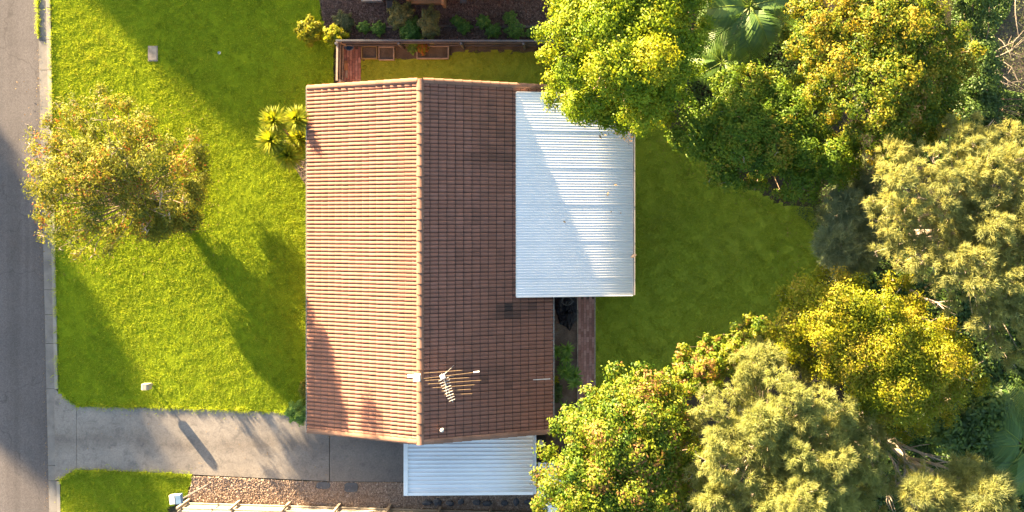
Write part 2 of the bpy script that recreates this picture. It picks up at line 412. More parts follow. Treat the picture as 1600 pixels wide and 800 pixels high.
M['leaf_green'] = leaf_mat("garden plant leaves", [(0.0, (0.07, 0.16, 0.03)), (0.6, (0.14, 0.27, 0.05)), (1.0, (0.24, 0.36, 0.07))], 0.38, 0.015)
M['leaf_greygreen'] = leaf_mat("grey green shrub leaves", [(0.0, (0.07, 0.095, 0.045)), (0.6, (0.14, 0.165, 0.075)), (1.0, (0.25, 0.24, 0.08))], 0.35, 0.015)
M['frond'] = leaf_mat("palm frond", [(0.0, (0.05, 0.11, 0.02)), (0.6, (0.09, 0.18, 0.025)), (1.0, (0.16, 0.23, 0.03))], 0.4, 0.03)
M['yucca'] = leaf_mat("strap leaves", [(0.0, (0.12, 0.19, 0.012)), (0.5, (0.21, 0.25, 0.014)), (1.0, (0.30, 0.28, 0.018))], 0.45, 0.01)

# ------------------------------------------------------------------ ground, road, kerb, lawns
def sheet(name, poly, z, m, kind='structure', thick=0.0):
    b = MB()
    n = len(poly); poly = np.asarray(poly)
    a = 0.5 * np.sum(poly[:, 0] * np.roll(poly[:, 1], -1) - np.roll(poly[:, 0], -1) * poly[:, 1])
    if a < 0: poly = poly[::-1]
    if thick: b.prism(poly, z - thick, z)
    else: b.add([(x, y, z) for x, y in poly], [tuple(range(n))])
    o = b.build(name, m, loc=(poly[:, 0].mean(), poly[:, 1].mean(), z))
    if kind: o["kind"] = kind
    return o

def smooth_noise(x, y, seed, f):
    r = np.random.default_rng(seed); s = np.zeros_like(x)
    for k in range(7):
        a = r.uniform(0, 2 * math.pi); ff = f * r.uniform(0.6, 1.7)
        s += np.sin((x * math.cos(a) + y * math.sin(a)) * ff + r.uniform(0, 6.28))
    return s / 7

def turf(name, poly, z, m, step=0.14, amp=0.02):
    poly = np.asarray(poly)
    x0, y0 = poly.min(0) - step; x1, y1 = poly.max(0) + step
    xs = np.arange(x0, x1, step); ys = np.arange(y0, y1, step)
    X, Y = np.meshgrid(xs, ys)
    nx = len(xs)
    r = np.random.default_rng(3)
    jx = X + r.uniform(-.3, .3, X.shape) * step; jy = Y + r.uniform(-.3, .3, X.shape) * step
    Z = z + amp * (smooth_noise(X, Y, 1, 1.1) * .5 + smooth_noise(X, Y, 2, 4.0) * 0.35 + r.normal(0, 0.25, X.shape))
    V = np.stack([jx.ravel(), jy.ravel(), Z.ravel()], 1)
    i, j = np.meshgrid(np.arange(nx - 1), np.arange(len(ys) - 1))
    q = (j * nx + i).ravel()
    F = np.stack([q, q + 1, q + nx + 1, q + nx], 1)
    c = V[F].mean(1)
    F = F[inside(poly, c[:, 0], c[:, 1])]
    used = np.unique(F); remap = np.zeros(len(V), int); remap[used] = np.arange(len(used))
    o = mk(name, V[used], remap[F], m, smooth=True, loc=(poly[:, 0].mean(), poly[:, 1].mean(), z))
    o["kind"] = 'structure'
    return o

def scatter_pts(poly, n, rng):
    poly = np.asarray(poly); lo = poly.min(0); hi = poly.max(0)
    out = np.zeros((0, 2))
    while len(out) < n:
        p = rng.uniform(lo, hi, (n, 2)); p = p[inside(poly, p[:, 0], p[:, 1])]
        out = np.concatenate([out, p])
    return out[:n]

def grass(name, poly, n, z, m, h=(0.025, 0.06), w=0.024, seed=5, clump=0.32, per=7, spread=.045):
    """blades standing in small tufts; tone varies from tuft to tuft"""
    r = np.random.default_rng(seed)
    nt_ = n // per
    c = scatter_pts(poly, nt_, r)
    d = smooth_noise(c[:, 0], c[:, 1], 11, 7.5) + 0.8 * smooth_noise(c[:, 0], c[:, 1], 12, 17.0)
    sz = np.clip(1 + clump * 1.2 * d + r.normal(0, .18, nt_), .45, 1.9)
    tt = .46 + .16 * smooth_noise(c[:, 0], c[:, 1], 13, 0.55) + .10 * smooth_noise(c[:, 0], c[:, 1], 14, 1.7) + .22 * clump * d + r.normal(0, .12, nt_)
    idx = np.repeat(np.arange(nt_), per); k = len(idx)
    p = c[idx] + r.normal(0, spread, (k, 2)) * (1 + 1.2 * (r.random((nt_, 1)) < .15))[idx]
    ok = inside(np.asarray(poly), p[:, 0], p[:, 1]) | (r.random(k) < .5)
    idx = idx[ok]; p = p[ok]; k = len(idx)
    a = r.uniform(0, 2 * math.pi, k)
    hh = r.uniform(h[0], h[1], k) * sz[idx]
    lean = r.uniform(0.3, 1.1, k) * hh; la = r.uniform(0, 2 * math.pi, k)
    ww = w * r.uniform(0.7, 1.3, k) / 2
    base = np.stack([p[:, 0], p[:, 1], np.full(k, z)], 1)
    dx = np.stack([np.cos(a) * ww, np.sin(a) * ww, np.zeros(k)], 1)
    tip = base + np.stack([np.cos(la) * lean, np.sin(la) * lean, hh], 1)
    V = np.stack([base - dx, base + dx, tip], 1).reshape(-1, 3)
    F = np.arange(3 * k).reshape(-1, 3)
    o = mk(name, V, F, m, tint=np.clip(tt[idx] + r.normal(0, .10, k), 0, 1), loc=(p[:, 0].mean(), p[:, 1].mean(), z))
    o["kind"] = 'stuff'
    return o

def chips(name, poly, n, z, m, size=(0.03, 0.08), seed=9, parent=None):
    r = np.random.default_rng(seed)
    p = scatter_pts(poly, n, r); k = n
    a = r.uniform(0, 2 * math.pi, k); L = r.uniform(*size, k); Wd = L * r.uniform(0.25, 0.6, k); H = L * r.uniform(0.15, 0.4, k)
    til = r.normal(0, 0.35, k)
    c = np.stack([p[:, 0], p[:, 1], z + r.uniform(0, 0.035, k)], 1)
    u = np.stack([np.cos(a) * np.cos(til), np.sin(a) * np.cos(til), np.sin(til)], 1) * (L / 2)[:, None]
    v = np.stack([-np.sin(a), np.cos(a), r.normal(0, 0.3, k)], 1) * (Wd / 2)[:, None]
    w = np.stack([np.zeros(k), np.zeros(k), H], 1)
    V = np.stack([c - u - v, c + u - v * .6, c + u * .8 + v, c - u * .9 + v * .8, c - u * .5 + w, c + u * .6 + w * .9], 1).reshape(-1, 3)
    b = np.arange(k)[:, None] * 6
    tri = np.array([[0, 1, 5], [0, 5, 4], [1, 2, 5], [2, 3, 4], [2, 4, 5], [3, 0, 4]])
    F = (b[:, None, :] + tri[None]).reshape(-1, 3)
    t = np.repeat(np.clip(r.beta(2, 2.4, k), 0, 1), 6)
    o = mk(name, V, F, m, tint=t, loc=(p[:, 0].mean(), p[:, 1].mean(), z))
    o["kind"] = 'stuff'
    return o

g = MB()
g.add([(-260, -260, -0.13), (260, -260, -0.13), (260, 260, -0.13), (-260, 260, -0.13)], [(0, 1, 2, 3)])
o = g.build("ground", M['ground']); o["kind"] = 'structure'
# raised earth of the yards, right of the kerb
sheet("yard_ground", poly_px([(60, -2400), (3200, -2400), (3200, 2600), (140, 2600), (96, 800), (80, 0)]), -0.012, M['ground'], thick=0.1)
redge = lambda y: 57 + .0225 * y
gedge = lambda y: 70.5 + .0225 * y
kedge = lambda y: 79 + .02 * y
sheet("road", poly_px([(redge(-2400) - 330, -2400), (redge(-2400), -2400), (redge(2600), 2600), (redge(2600) - 330, 2600)]), -0.115, M['asphalt'])

kerb = thing("kerb", P(gedge(400), 400), None, None); kerb["kind"] = 'structure'
joints = [-420, -330, -240, -155, -72, 12, 62, 109, 195, 270, 345, 453, 492, 537, 608, 728, 752, 822, 905, 990, 1080]
for i in range(len(joints) - 1):
    a, b = joints[i] + 0.35, joints[i + 1] - 0.35
    mb = MB()
    A0, A1 = P(redge(a), a), P(redge(b), b); B0, B1 = P(gedge(a) - .2, a), P(gedge(b) - .2, b)
    zt = RNG.uniform(-.004, .004)
    V = [(*A0[:2], -0.13), (*A1[:2], -0.13), (*B1[:2], -0.13), (*B0[:2], -0.13),
         (*A0[:2], -0.088 + zt), (*A1[:2], -0.088 + zt), (*B1[:2], -0.075 + zt), (*B0[:2], -0.075 + zt)]
    mb.add(V, [(0, 1, 2, 3), (7, 6, 5, 4), (0, 4, 5, 1), (1, 5, 6, 2), (2, 6, 7, 3), (3, 7, 4, 0)])
    mb.build("gutter_slab", M['gutter_concrete'], kerb)
    if a > 600 and b < 760: continue                     # the kerb is dropped at the driveway
    mb = MB()
    C0, C1 = P(kedge(a), a), P(kedge(b), b)
    K0, K1 = P(gedge(a) + .3, a), P(gedge(b) + .3, b)
    k0, k1 = P(gedge(a) + 1.6, a), P(gedge(b) + 1.6, b)
    V = [(*K0[:2], -0.12), (*K1[:2], -0.12), (*C1[:2], -0.12), (*C0[:2], -0.12),
         (*k0[:2], 0.035), (*k1[:2], 0.035), (*C1[:2], 0.04), (*C0[:2], 0.04)]
    mb.add(V, [(0, 1, 2, 3), (7, 6, 5, 4), (0, 4, 5, 1), (1, 5, 6, 2), (2, 6, 7, 3), (3, 7, 4, 0)])
    mb.build("kerb_stone", M['kerb'], kerb)

drive = thing("driveway", P(350, 690), None, None); drive["kind"] = 'structure'
mb = MB()
pts = [(87.5, 609), (96, 616), (119.6, 634), (119.6, 735), (106, 741), (93, 750), (86.8, 750), (84.4, 609)]
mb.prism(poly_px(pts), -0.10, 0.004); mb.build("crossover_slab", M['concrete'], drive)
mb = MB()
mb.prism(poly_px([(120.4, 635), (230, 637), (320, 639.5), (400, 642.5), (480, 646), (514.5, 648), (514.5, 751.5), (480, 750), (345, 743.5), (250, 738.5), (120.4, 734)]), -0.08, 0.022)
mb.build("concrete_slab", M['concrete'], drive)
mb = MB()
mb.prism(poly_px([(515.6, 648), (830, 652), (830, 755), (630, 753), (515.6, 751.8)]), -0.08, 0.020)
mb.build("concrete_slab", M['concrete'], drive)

LAWN_F = poly_px([(79, 0), (66, -700), (496, -700), (498, 0), (505, 40), (521, 66), (521, 140), (500, 150), (500, 646), (480, 645), (400, 641.5), (320, 638.5), (230, 636), (121, 633.8), (97, 615.5), (91, 609), (87, 400)])
LAWN_S = poly_px([(94.5, 751), (107, 742), (120, 735), (250, 739.5), (299, 742), (297, 757), (290, 776), (262, 794), (262, 1300), (106, 1300), (95, 800)])
LAWN_SIDE = poly_px([(564, 94), (700, 90), (715, 80), (850, 80), (1010, 80), (1010, 150), (564, 150)])
LAWN_B = poly_px([(930.5, 430), (925, 140), (1030, 190), (1120, 260), (1215, 318), (1270, 325), (1292, 370), (1285, 430), (1225, 485), (1190, 540), (1100, 590), (1040, 640), (960, 700), (930.5, 700)])
turf("front_lawn", LAWN_F, 0.01, M['lawn'])
turf("small_lawn", LAWN_S, 0.01, M['lawn'])
turf("side_lawn", LAWN_SIDE, 0.004, M['back_lawn'], amp=0.012)
turf("back_lawn", LAWN_B, 0.004, M['back_lawn'], amp=0.012)
vis = lambda P4: P4
tag(grass("front_grass", poly_px([(79, -20), (497, -20), (505, 40), (521, 66), (521, 134), (500, 140), (500, 646), (480, 645), (400, 641.5), (320, 638.5), (230, 636), (121, 633.8), (97, 615.5), (91, 609), (87, 400)]), 520000, 0.0, M['blade'], seed=5),
    "tufty green grass of the front lawn beside the road", "grass")
tag(grass("corner_grass", poly_px([(94.5, 752), (107, 743), (120, 736), (250, 740), (300, 743), (298, 757), (291, 774), (262, 794), (262, 830), (96, 830)]), 60000, 0.0, M['blade'], seed=6),
    "tufty green grass below the driveway", "grass")
def edge_strip(pts, w):
    a = np.array(pts, float); d = np.gradient(a, axis=0); n_ = np.stack([-d[:, 1], d[:, 0]], 1); n_ /= np.linalg.norm(n_, axis=1, keepdims=True)
    return poly_px([tuple(q) for q in a + n_ * w] + [tuple(q) for q in (a - n_ * w)[::-1]])
for nm, pts, lab, sd in (("kerb_edge_grass", [(79.5, 0), (83, 200), (87, 400), (89.5, 520), (91, 605)], "ragged grass growing over the kerb of the front lawn", 61),
                         ("driveway_edge_grass", [(100, 619), (121, 634), (230, 636), (320, 638.5), (400, 642), (470, 645)], "ragged grass growing over the upper driveway edge", 62),
                         ("driveway_edge_grass", [(95, 752), (107, 742), (120, 735.5), (250, 740), (299, 743)], "ragged grass growing over the lower driveway edge", 63)):
    tag(grass(nm, edge_strip(pts, 1.7), 5200, 0.02, M['blade'], h=(.04, .10), w=.02, seed=sd, clump=.9, per=9, spread=.06), lab, "grass")
tag(grass("back_grass", LAWN_B, 280000, -0.004, M['blade_back'], h=(0.022, 0.05), w=0.02, seed=7, clump=0.4), "short shaded grass of the back yard", "grass")
tag(grass("side_grass", LAWN_SIDE, 50000, -0.004, M['blade_back'], h=(0.02, 0.045), w=0.02, seed=8, clump=0.3), "short shaded grass beside the boundary fence", "grass")

# beds
sheet("mulch_bed", poly_px([(499, -420), (1120, -420), (1120, 62), (523, 65), (506, 42), (499, 0)]), 0.0, M['mulch_base'])
BED_M = poly_px([(500, -15), (860, -15), (860, 62), (524, 63), (508, 42), (500, 0)])
tag(chips("mulch", BED_M, 16000, 0.0, M['chip_dark'], (0.04, 0.11), 21), "brown bark mulch spread over the neighbouring garden", "mulch")
sheet("bark_bed", poly_px([(300, 743.5), (345, 745), (480, 752), (630, 754), (846, 757), (846, 800), (300, 784), (292, 776), (298, 758)]), 0.002, M['gravel_base'])
BED_G = poly_px([(301, 744), (345, 745.5), (480, 752.5), (630, 754.5), (842, 757), (842, 797), (600, 793), (302, 783), (294, 776), (299, 758)])
tag(chips("wood_chips", BED_G, 16000, 0.002, M['chip_pale'], (0.035, 0.10), 22), "pale wood chips in the bed along the driveway", "wood chips")
sheet("garden_bed", poly_px([(850, 440), (903, 440), (903, 720), (850, 720)]), 0.0, M['soil'])
sheet("fence_bed", poly_px([(565, 71), (860, 71), (860, 88), (700, 94), (565, 96)]), -0.002, M['dark_soil'])
sheet("wall_bed", poly_px([(455, 252), (500, 245), (500, 300), (484, 300)]), 0.032, M['soil'])
tag(chips("pebbles", poly_px([(458, 252), (500, 246), (500, 298), (484, 297)]), 900, 0.03, M['chip_pale'], (0.03, 0.06), 23), "pale pebbles in the small bed under the front eave", "pebbles")
sheet("patio_slab", poly_px([(850, 140), (985, 140), (985, 462), (850, 462)]), 0.012, M['concrete'])

# brick paths: every brick its own piece
def brick_path(name, x0, x1, y0, y1, label_loc, z=0.0):
    t = thing(name, P(*label_loc), None, None); t["kind"] = 'structure'
    A = P(x0, y0); B = P(x1, y1)
    bl, bw = 0.225, 0.112
    xa, xb = min(A[0], B[0]), max(A[0], B[0]); ya, yb = min(A[1], B[1]), max(A[1], B[1])
    meshes = []
    for k in range(5):
        m = MB(); m.box((0, 0, 0), (bw - .008, bl - .008, .05))
        o = m.build("brick", M['brick'], None); me = o.data
        a = me.attributes.new("tint", 'FLOAT', 'FACE'); a.data.foreach_set("value", np.full(len(me.polygons), (0.1, .35, .5, .65, .9)[k], np.float32))
        meshes.append(me); bpy.data.objects.remove(o)
    sheet(name + "_base", [(xa, ya), (xb, ya), (xb, yb), (xa, yb)], z - 0.006, M['soil'])
    base = wloc(t); pos = []
    nx = max(1, int(round((xb - xa) / bw)))
    for i in range(nx):
        y = ya + (bl / 2 if i % 2 else 0) + bl / 2
        while y < yb - bl / 4:
            pos.append((xa + (i + .5) * (xb - xa) / nx, y)); y += bl
    for (x, y) in pos[:300]:
        o = bpy.data.objects.new("brick", meshes[RNG.integers(5)])
        o.location = (x - base[0], y - base[1], z + RNG.uniform(-.004, .004))
        o.rotation_euler = (RNG.normal(0, .012), RNG.normal(0, .012), RNG.normal(0, .02))
        o.parent = t; COL.objects.link(o)
    return t
brick_path("brick_path", 903.5, 929, 462, 640, (916, 550))
brick_path("side_path", 537, 564, 71, 136, (550, 100))
mb = MB(); mb.box((*P(929.6, 560)[:2], 0.01), (0.05, 5.6, 0.09)); o = mb.build("path_edging", M['timber'], loc=P(930, 560)); o["kind"] = 'structure'
mb = MB(); mb.box((*P(902.6, 560)[:2], 0.01), (0.045, 5.6, 0.09)); o = mb.build("path_edging", M['timber'], loc=P(902.6, 560)); o["kind"] = 'structure'

# ------------------------------------------------------------------ the house
ZE_L, ZE_R = 2.50, 2.62
sR = FPX / (HC - 4.48)
ZR = 4.48
XL = P(483, 400, ZE_L)[0]; XR = P(861, 400, ZE_R)[0]; XM = P(657, 400, ZR)[0]
YT = P(657, 122.5, ZR)[1]; YB = P(657, 694, ZR)[1]
HBASE = np.array([(XL + XR) / 2, (YT + YB) / 2, 0.0])
house = thing("house", HBASE, "brick house under a brown tiled gable roof, sunlit on its road side", "house")

def slope_roof(parent, XLo, XMi, XRo, yb, yt, zl, zm, zr, ntile_ind, tint_fn, seed, camsort=True):
    """underlay + tiles on both slopes; returns the roof part"""
    mb = MB(); th = 0.10
    V = [(XLo, yb, zl - .02), (XMi, yb, zm - .02), (XRo, yb, zr - .02), (XLo, yt, zl - .02), (XMi, yt, zm - .02), (XRo, yt, zr - .02)]
    V += [(x, y, z - th) for x, y, z in V]
    mb.add(V, [(0, 1, 4, 3), (1, 2, 5, 4), (9, 10, 7, 6), (10, 11, 8, 7), (0, 3, 9, 6), (2, 8, 11, 5), (0, 6, 7, 1), (1, 7, 8, 2), (3, 4, 10, 9), (4, 5, 11, 10)])
    roof = mb.build("roof", M['dark_metal'], parent)
    base = wloc(roof)
    # tile mesh variants: two rolls and pans, a visible front edge
    uw, lg, gauge = 0.30, 0.37, 0.325
    prof = []
    for r0 in (0.0, 0.15):
        prof += [(r0 + .004, -.004), (r0 + .026, .010), (r0 + .042, .034), (r0 + .075, .044), (r0 + .115, .042), (r0 + .140, .014)]
    prof.append((.294, -.006))
    prof = [(u - .15, h) for u, h in prof]
    n = len(prof)
    vv = []
    for (u, h) in prof: vv.append((u, 0.0, h + .042))
    for (u, h) in prof: vv.append((u, lg, h + .006))
    for (u, h) in prof: vv.append((u, -.042, h + .010))
    ff = []
    for i in range(n - 1):
        ff.append((i, i + 1, n + i + 1, n + i)); ff.append((2 * n + i, 2 * n + i + 1, i + 1, i))
    meshes = []
    levels = np.linspace(0, 1, 11)
    for lv in levels:
        me = bpy.data.meshes.new("roof_tile"); me.from_pydata(vv, [], ff); me.update()
        a = me.attributes.new("tint", 'FLOAT', 'FACE'); a.data.foreach_set("value", np.array([lv, lv * .15] * (len(ff) // 2), np.float32))  # front faces tinted dark: shade under the tile laps put into the colour
        me.materials.append(M['tile']); meshes.append(me)
    vv = np.array(vv); ffa = np.array(ff)
    r = np.random.default_rng(seed)
    allt = []
    L = yt - yb
    nu = int(round(L / uw)); du = L / nu
    for side in (-1, 1):
        Xe, ze = (XLo, zl) if side < 0 else (XRo, zr)
        e = Vector((Xe, 0, ze)); top = Vector((XMi, 0, zm)); d = (top - e); sl = d.length; d.normalize()
        nv = int(math.ceil(sl / gauge)); gv = sl / nv
        # local axes: u along y, v up the slope, w outwards
        uax = Vector((0, 1, 0)) if side > 0 else Vector((0, -1, 0))
        wax = uax.cross(d)
        if wax.z < 0: uax = -uax; wax = uax.cross(d)
        for j in range(nv):
            for i in range(nu):
                y = yb + (i + .5) * du
                p = e + d * (j * gv - (0.04 if j == 0 else 0)); p.y = y
                Mx = Matrix(((uax.x, d.x, wax.x, p.x), (uax.y, d.y, wax.y, p.y), (uax.z, d.z, wax.z, p.z), (0, 0, 0, 1)))
                Mx = Mx @ Matrix.Rotation(r.normal(0, .006), 4, 'Z') @ Matrix.Translation((r.normal(0, .002), r.normal(0, .004), r.uniform(0, .004)))
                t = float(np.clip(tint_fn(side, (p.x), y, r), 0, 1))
                dist = (Vector((0, 0, HC)) - p).length if camsort else 0
                allt.append((dist, Mx, t))
    allt.sort(key=lambda a: a[0])
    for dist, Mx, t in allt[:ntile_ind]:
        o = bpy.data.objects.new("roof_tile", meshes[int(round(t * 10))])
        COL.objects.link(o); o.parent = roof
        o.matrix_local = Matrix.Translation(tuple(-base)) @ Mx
    Vs = []; Fs = []; Ts = []; k = 0
    for dist, Mx, t in allt[ntile_ind:]:
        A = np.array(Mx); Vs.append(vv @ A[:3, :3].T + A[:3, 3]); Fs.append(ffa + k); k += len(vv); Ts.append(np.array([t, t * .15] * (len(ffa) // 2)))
    if Vs:
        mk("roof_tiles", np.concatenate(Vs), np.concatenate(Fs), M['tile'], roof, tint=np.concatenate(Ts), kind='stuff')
    return roof

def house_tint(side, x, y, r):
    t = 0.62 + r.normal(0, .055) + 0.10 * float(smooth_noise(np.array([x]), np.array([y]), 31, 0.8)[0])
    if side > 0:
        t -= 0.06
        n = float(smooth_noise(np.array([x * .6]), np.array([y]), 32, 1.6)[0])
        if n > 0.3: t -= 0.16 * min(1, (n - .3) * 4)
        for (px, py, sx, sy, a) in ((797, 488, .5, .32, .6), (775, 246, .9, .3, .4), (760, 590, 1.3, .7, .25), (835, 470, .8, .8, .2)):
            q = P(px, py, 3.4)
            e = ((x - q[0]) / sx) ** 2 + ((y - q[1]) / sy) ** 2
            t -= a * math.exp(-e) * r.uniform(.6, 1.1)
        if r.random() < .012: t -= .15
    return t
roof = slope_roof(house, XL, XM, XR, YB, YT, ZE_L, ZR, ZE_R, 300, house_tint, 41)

def caps(name, A, B, length, rad, roof, m, flat=1.0, lift=0.0, seed=1, side=None):
    A = np.array(A, float); B = np.array(B, float); d = B - A; L = np.linalg.norm(d); d /= L
    n = int(round(L / length)); g = L / n
    r = np.random.default_rng(seed)
    hz = np.array([d[1], -d[0], 0.0]); hz /= np.linalg.norm(hz); up = np.cross(hz, d)
    if up[2] < 0: up = -up
    for i in range(n):
        V = []; seg = 8
        for (tt, rr, lf) in ((-.03, rad * 1.12, .014), (g * .5, rad * 1.03, .006), (g, rad, 0.0)):
            c = A + d * (i * g + tt)
            for k in range(seg + 1):
                a = math.pi * k / seg
                V.append(c + hz * math.cos(a) * rr + up * (math.sin(a) * rr * flat + lift + lf))
        F = []
        for s in range(2):
            for k in range(seg):
                F.append((s * (seg + 1) + k, s * (seg + 1) + k + 1, (s + 1) * (seg + 1) + k + 1, (s + 1) * (seg + 1) + k))
        # front thickness
        nb = len(V)
        for k in range(seg + 1): V.append(V[k] - up * .03 + (A - A))
        for k in range(seg): F.append((nb + k, nb + k + 1, k + 1, k))
        F = [f[::-1] for f in F]
        mk(name, np.array(V), F, m, roof, smooth=False, tint=np.full(len(F), np.clip(.55 + r.normal(0, .14), 0, 1)))
caps("ridge_cap", (XM, YB + .02, ZR), (XM, YT - .02, ZR), 0.40, 0.135, roof, M['ridge'], 0.75, 0.0, 3)
for (yy, s) in ((YT - .08, 11), (YB + .08, 12)):
    caps("verge_cap", (XL - .02, yy, ZE_L + .03), (XM - .1, yy, ZR + .02), 0.36, 0.10, roof, M['ridge'], 0.7, 0.0, s)
    caps("verge_cap", (XR + .02, yy, ZE_R + .03), (XM + .1, yy, ZR + .02), 0.36, 0.10, roof, M['ridge'], 0.7, 0.0, s + 2)

def gutter(parent, x, y0, y1, z, sgn, m=None, w=0.10):
    mb = MB()
    prof = [(0, .06), (0, -.05), (w, -.05), (w, .05), (w - .012, .05), (w - .012, -.038), (.012, -.038), (.012, .06)]
    n = len(prof); V = []
    for y in (y0, y1):
        for a, b in prof: V.append((x + sgn * a, y, z + b))
    F = [(i, (i + 1) % n, n + (i + 1) % n, n + i) for i in range(n)]
    F += [(0, 1, 6, 7), (1, 2, 5, 6), (2, 3, 4, 5)]
    F += [tuple(i + n for i in f[::-1]) for f in [(0, 1, 6, 7), (1, 2, 5, 6), (2, 3, 4, 5)]]
    mb.add(V, F); return mb.build("gutter", m or M['gutter'], parent)
gutter(house, XL - .02, YB + .02, YT - .02, ZE_L - .04, -1)
gutter(house, XR + .02, YB + .02, YT - .02, ZE_R - .04, 1)
# walls with gables, windows, front door
wx0, wx1, wy0, wy1 = XL + .55, XR - .5, YB + .35, YT - .35
zl_w = ZE_L + .55 * (ZR - ZE_L) / (XM - XL) - .14; zr_w = ZE_R + .5 * (ZR - ZE_R) / (XR - XM) - .14
mb = MB()
t_ = .11
for (yy0, yy1) in ((wy0, wy0 + t_), (wy1 - t_, wy1)):
    prof = [(wx0, -.1), (wx1, -.1), (wx1, zr_w), (XM, ZR - .16), (wx0, zl_w)]
    V = [(x, yy0, z) for x, z in prof] + [(x, yy1, z) for x, z in prof]
    mb.add(V, [(0, 1, 2, 3, 4), (9, 8, 7, 6, 5)] + [(i, i + 5, (i + 1) % 5 + 5, (i + 1) % 5) for i in range(5)])
mb.box((wx0 + t_ / 2, (wy0 + wy1) / 2, zl_w / 2 - .05), (t_, wy1 - wy0 - 2 * t_ - .006, zl_w + .08))
mb.box((wx1 - t_ / 2, (wy0 + wy1) / 2, zr_w / 2 - .05), (t_, wy1 - wy0 - 2 * t_ - .006, zr_w + .08))
mb.build("wall", M['brickwall'], house)
def window(parent, x, y, z, w, h, axis='x', sgn=-1):
    mb = MB(); d = .05; f = .055
    def bx(a, zz, sa, sz):
        if axis == 'x': mb.box((x + sgn * .02, y + a, z + zz), (d, sa, sz))
        else: mb.box((x + a, y + sgn * .02, z + zz), (sa, d, sz))
    bx(0, h / 2 - f / 2, w, f); bx(0, -h / 2 + f / 2, w, f)
    for a in (-w / 2 + f / 2, 0, w / 2 - f / 2): bx(a, 0, f, h - 2 * f - .004)
    fo = mb.build("window", M['white'], parent)
    for a in (-w / 4, w / 4):
        mb2 = MB()
        if axis == 'x': mb2.box((x + sgn * .008, y + a, z), (.012, w / 2 - f * 1.5, h - 2 * f))
        else: mb2.box((x + a, y + sgn * .008, z), (w / 2 - f * 1.5, .012, h - 2 * f))
        mb2.build("pane", M['glass'], fo)
for yy in (2.9, -.4, -6.6): window(house, wx0, yy, 1.45, 1.8, 1.2)
for yy in (-5.2, -7.0): window(house, wx1, yy, 1.5, 1.2, 1.1, 'x', 1)
mb = MB(); mb.box((wx0 - .02, -3.6, 1.03), (.05, .9, 2.05)); d_ = mb.build("door", M['orange_timber'], house)
mb = MB(); mb.box((wx0 - .06, -3.28, 1.0), (.05, .03, .14)); mb.build("handle", M['galv'], d_)
mb = MB(); mb.tube([(wx1 + .06, wy0 + .2, 0), (wx1 + .06, wy0 + .2, ZE_R - .1)], .04, 8); mb.build("downpipe", M['gutter'], house)
# grey waste pipe lying on the far slope
a_, b_ = P(833, 593.5, 2.98), P(860, 592, 2.90)
mb = MB(); mb.tube([a_, b_], .02, 6); mb.build("conduit", M['alu'], house)
a_ = P(692, 670, 4.27); mb = MB(); mb.tube([a_, a_ + np.array((0, 0, .25))], .05, 8); mb.lathe(a_ + np.array((0, 0, .23)), [(.075, 0), (.075, .04), (.02, .07)], 8); mb.build("vent_pipe", M['gutter'], house)

# ------------------------------------------------------------------ white patio cover and carport
def corrugated(parent, x0, z0, x1, z1, ya, yb, pitch, amp, m, nseg=6, flatrib=False, overlap=.02, lift=0.0, nm="roof_sheet"):
    """one roof sheet running from (x0,z0) down to (x1,z1), across ya..yb"""
    W_ = yb - ya; n = max(1, int(round(W_ / pitch)))
    us = []; hs = []
    if flatrib:
        for i in range(n):
            u0 = ya + i * W_ / n; p = W_ / n
            for f, h in ((0, 0), (.70, 0), (.78, 1), (.90, 1), (.97, 0)):
                us.append(u0 + f * p); hs.append(h * amp)
        us.append(yb); hs.append(0)
    else:
        for i in range(n * nseg + 1):
            us.append(ya + W_ * i / (n * nseg)); hs.append(amp * (math.cos(2 * math.pi * i / nseg)))
        hs[0] += .004; hs[1] += .002; hs[-1] -= .002
        us = [ya - overlap] + us; hs = [hs[0] - amp] + hs
    us = np.array(us); hs = np.array(hs) + lift
    k = len(us); V = []
    for t in (0, .34, .67, 1):
        x = x0 + (x1 - x0) * t; z = z0 + (z1 - z0) * t
        V.append(np.stack([np.full(k, x), us, z + hs], 1))
    V.append(np.stack([np.full(k, x1), us, z1 + hs - .012], 1))
    V = np.concatenate(V); F = []
    for s in range(4):
        q = np.arange(k - 1) + s * k
        F.append(np.stack([q, q + k, q + k + 1, q + 1], 1))
    return mk(nm, V, np.concatenate(F), m, parent, smooth=not flatrib)

PZL, PZR = 3.28, 2.52
px0, px1 = P(807, 300, PZL)[0], P(989, 300, PZR)[0]
pyt, pyb = P(807, 144.5, PZL)[1], P(807, 463.5, PZL)[1]
patio = thing("patio_cover", ((px0 + px1) / 2, (pyt + pyb) / 2, 0), "white corrugated patio roof between the tiled house and the back lawn", "patio cover")
ns = 11; w_ = (pyt - pyb) / ns
for i in range(ns):
    corrugated(patio, px0, PZL + RNG.uniform(-.004, .004), px1, PZR, pyb + i * w_, pyb + (i + 1) * w_ - .004, .095, .013, M['white_steel'], lift=.006 * (i % 2))
gutter(patio, px1 - .03, pyb, pyt, PZR - .05, 1, M['gutter'], .11)
for yy in (pyb - .02, pyt + .02):
    mb = MB(); s = 1
    mb.add([(px0, yy - .015, PZL + .03), (px1, yy - .015, PZR + .03), (px1, yy + .015, PZR + .03), (px0, yy + .015, PZL + .03),
            (px0, yy - .015, PZL - .12), (px1, yy - .015, PZR - .12), (px1, yy + .015, PZR - .12), (px0, yy + .015, PZL - .12)],
           [(0, 1, 2, 3), (7, 6, 5, 4), (0, 4, 5, 1), (1, 5, 6, 2), (2, 6, 7, 3), (3, 7, 4, 0)])
    mb.build("barge_board", M['white'], patio)
mb = MB(); mb.box((px0 - .015, (pyt + pyb) / 2, PZL - .03), (.02, pyt - pyb, .09)); mb.build("back_flashing", M['white'], patio)
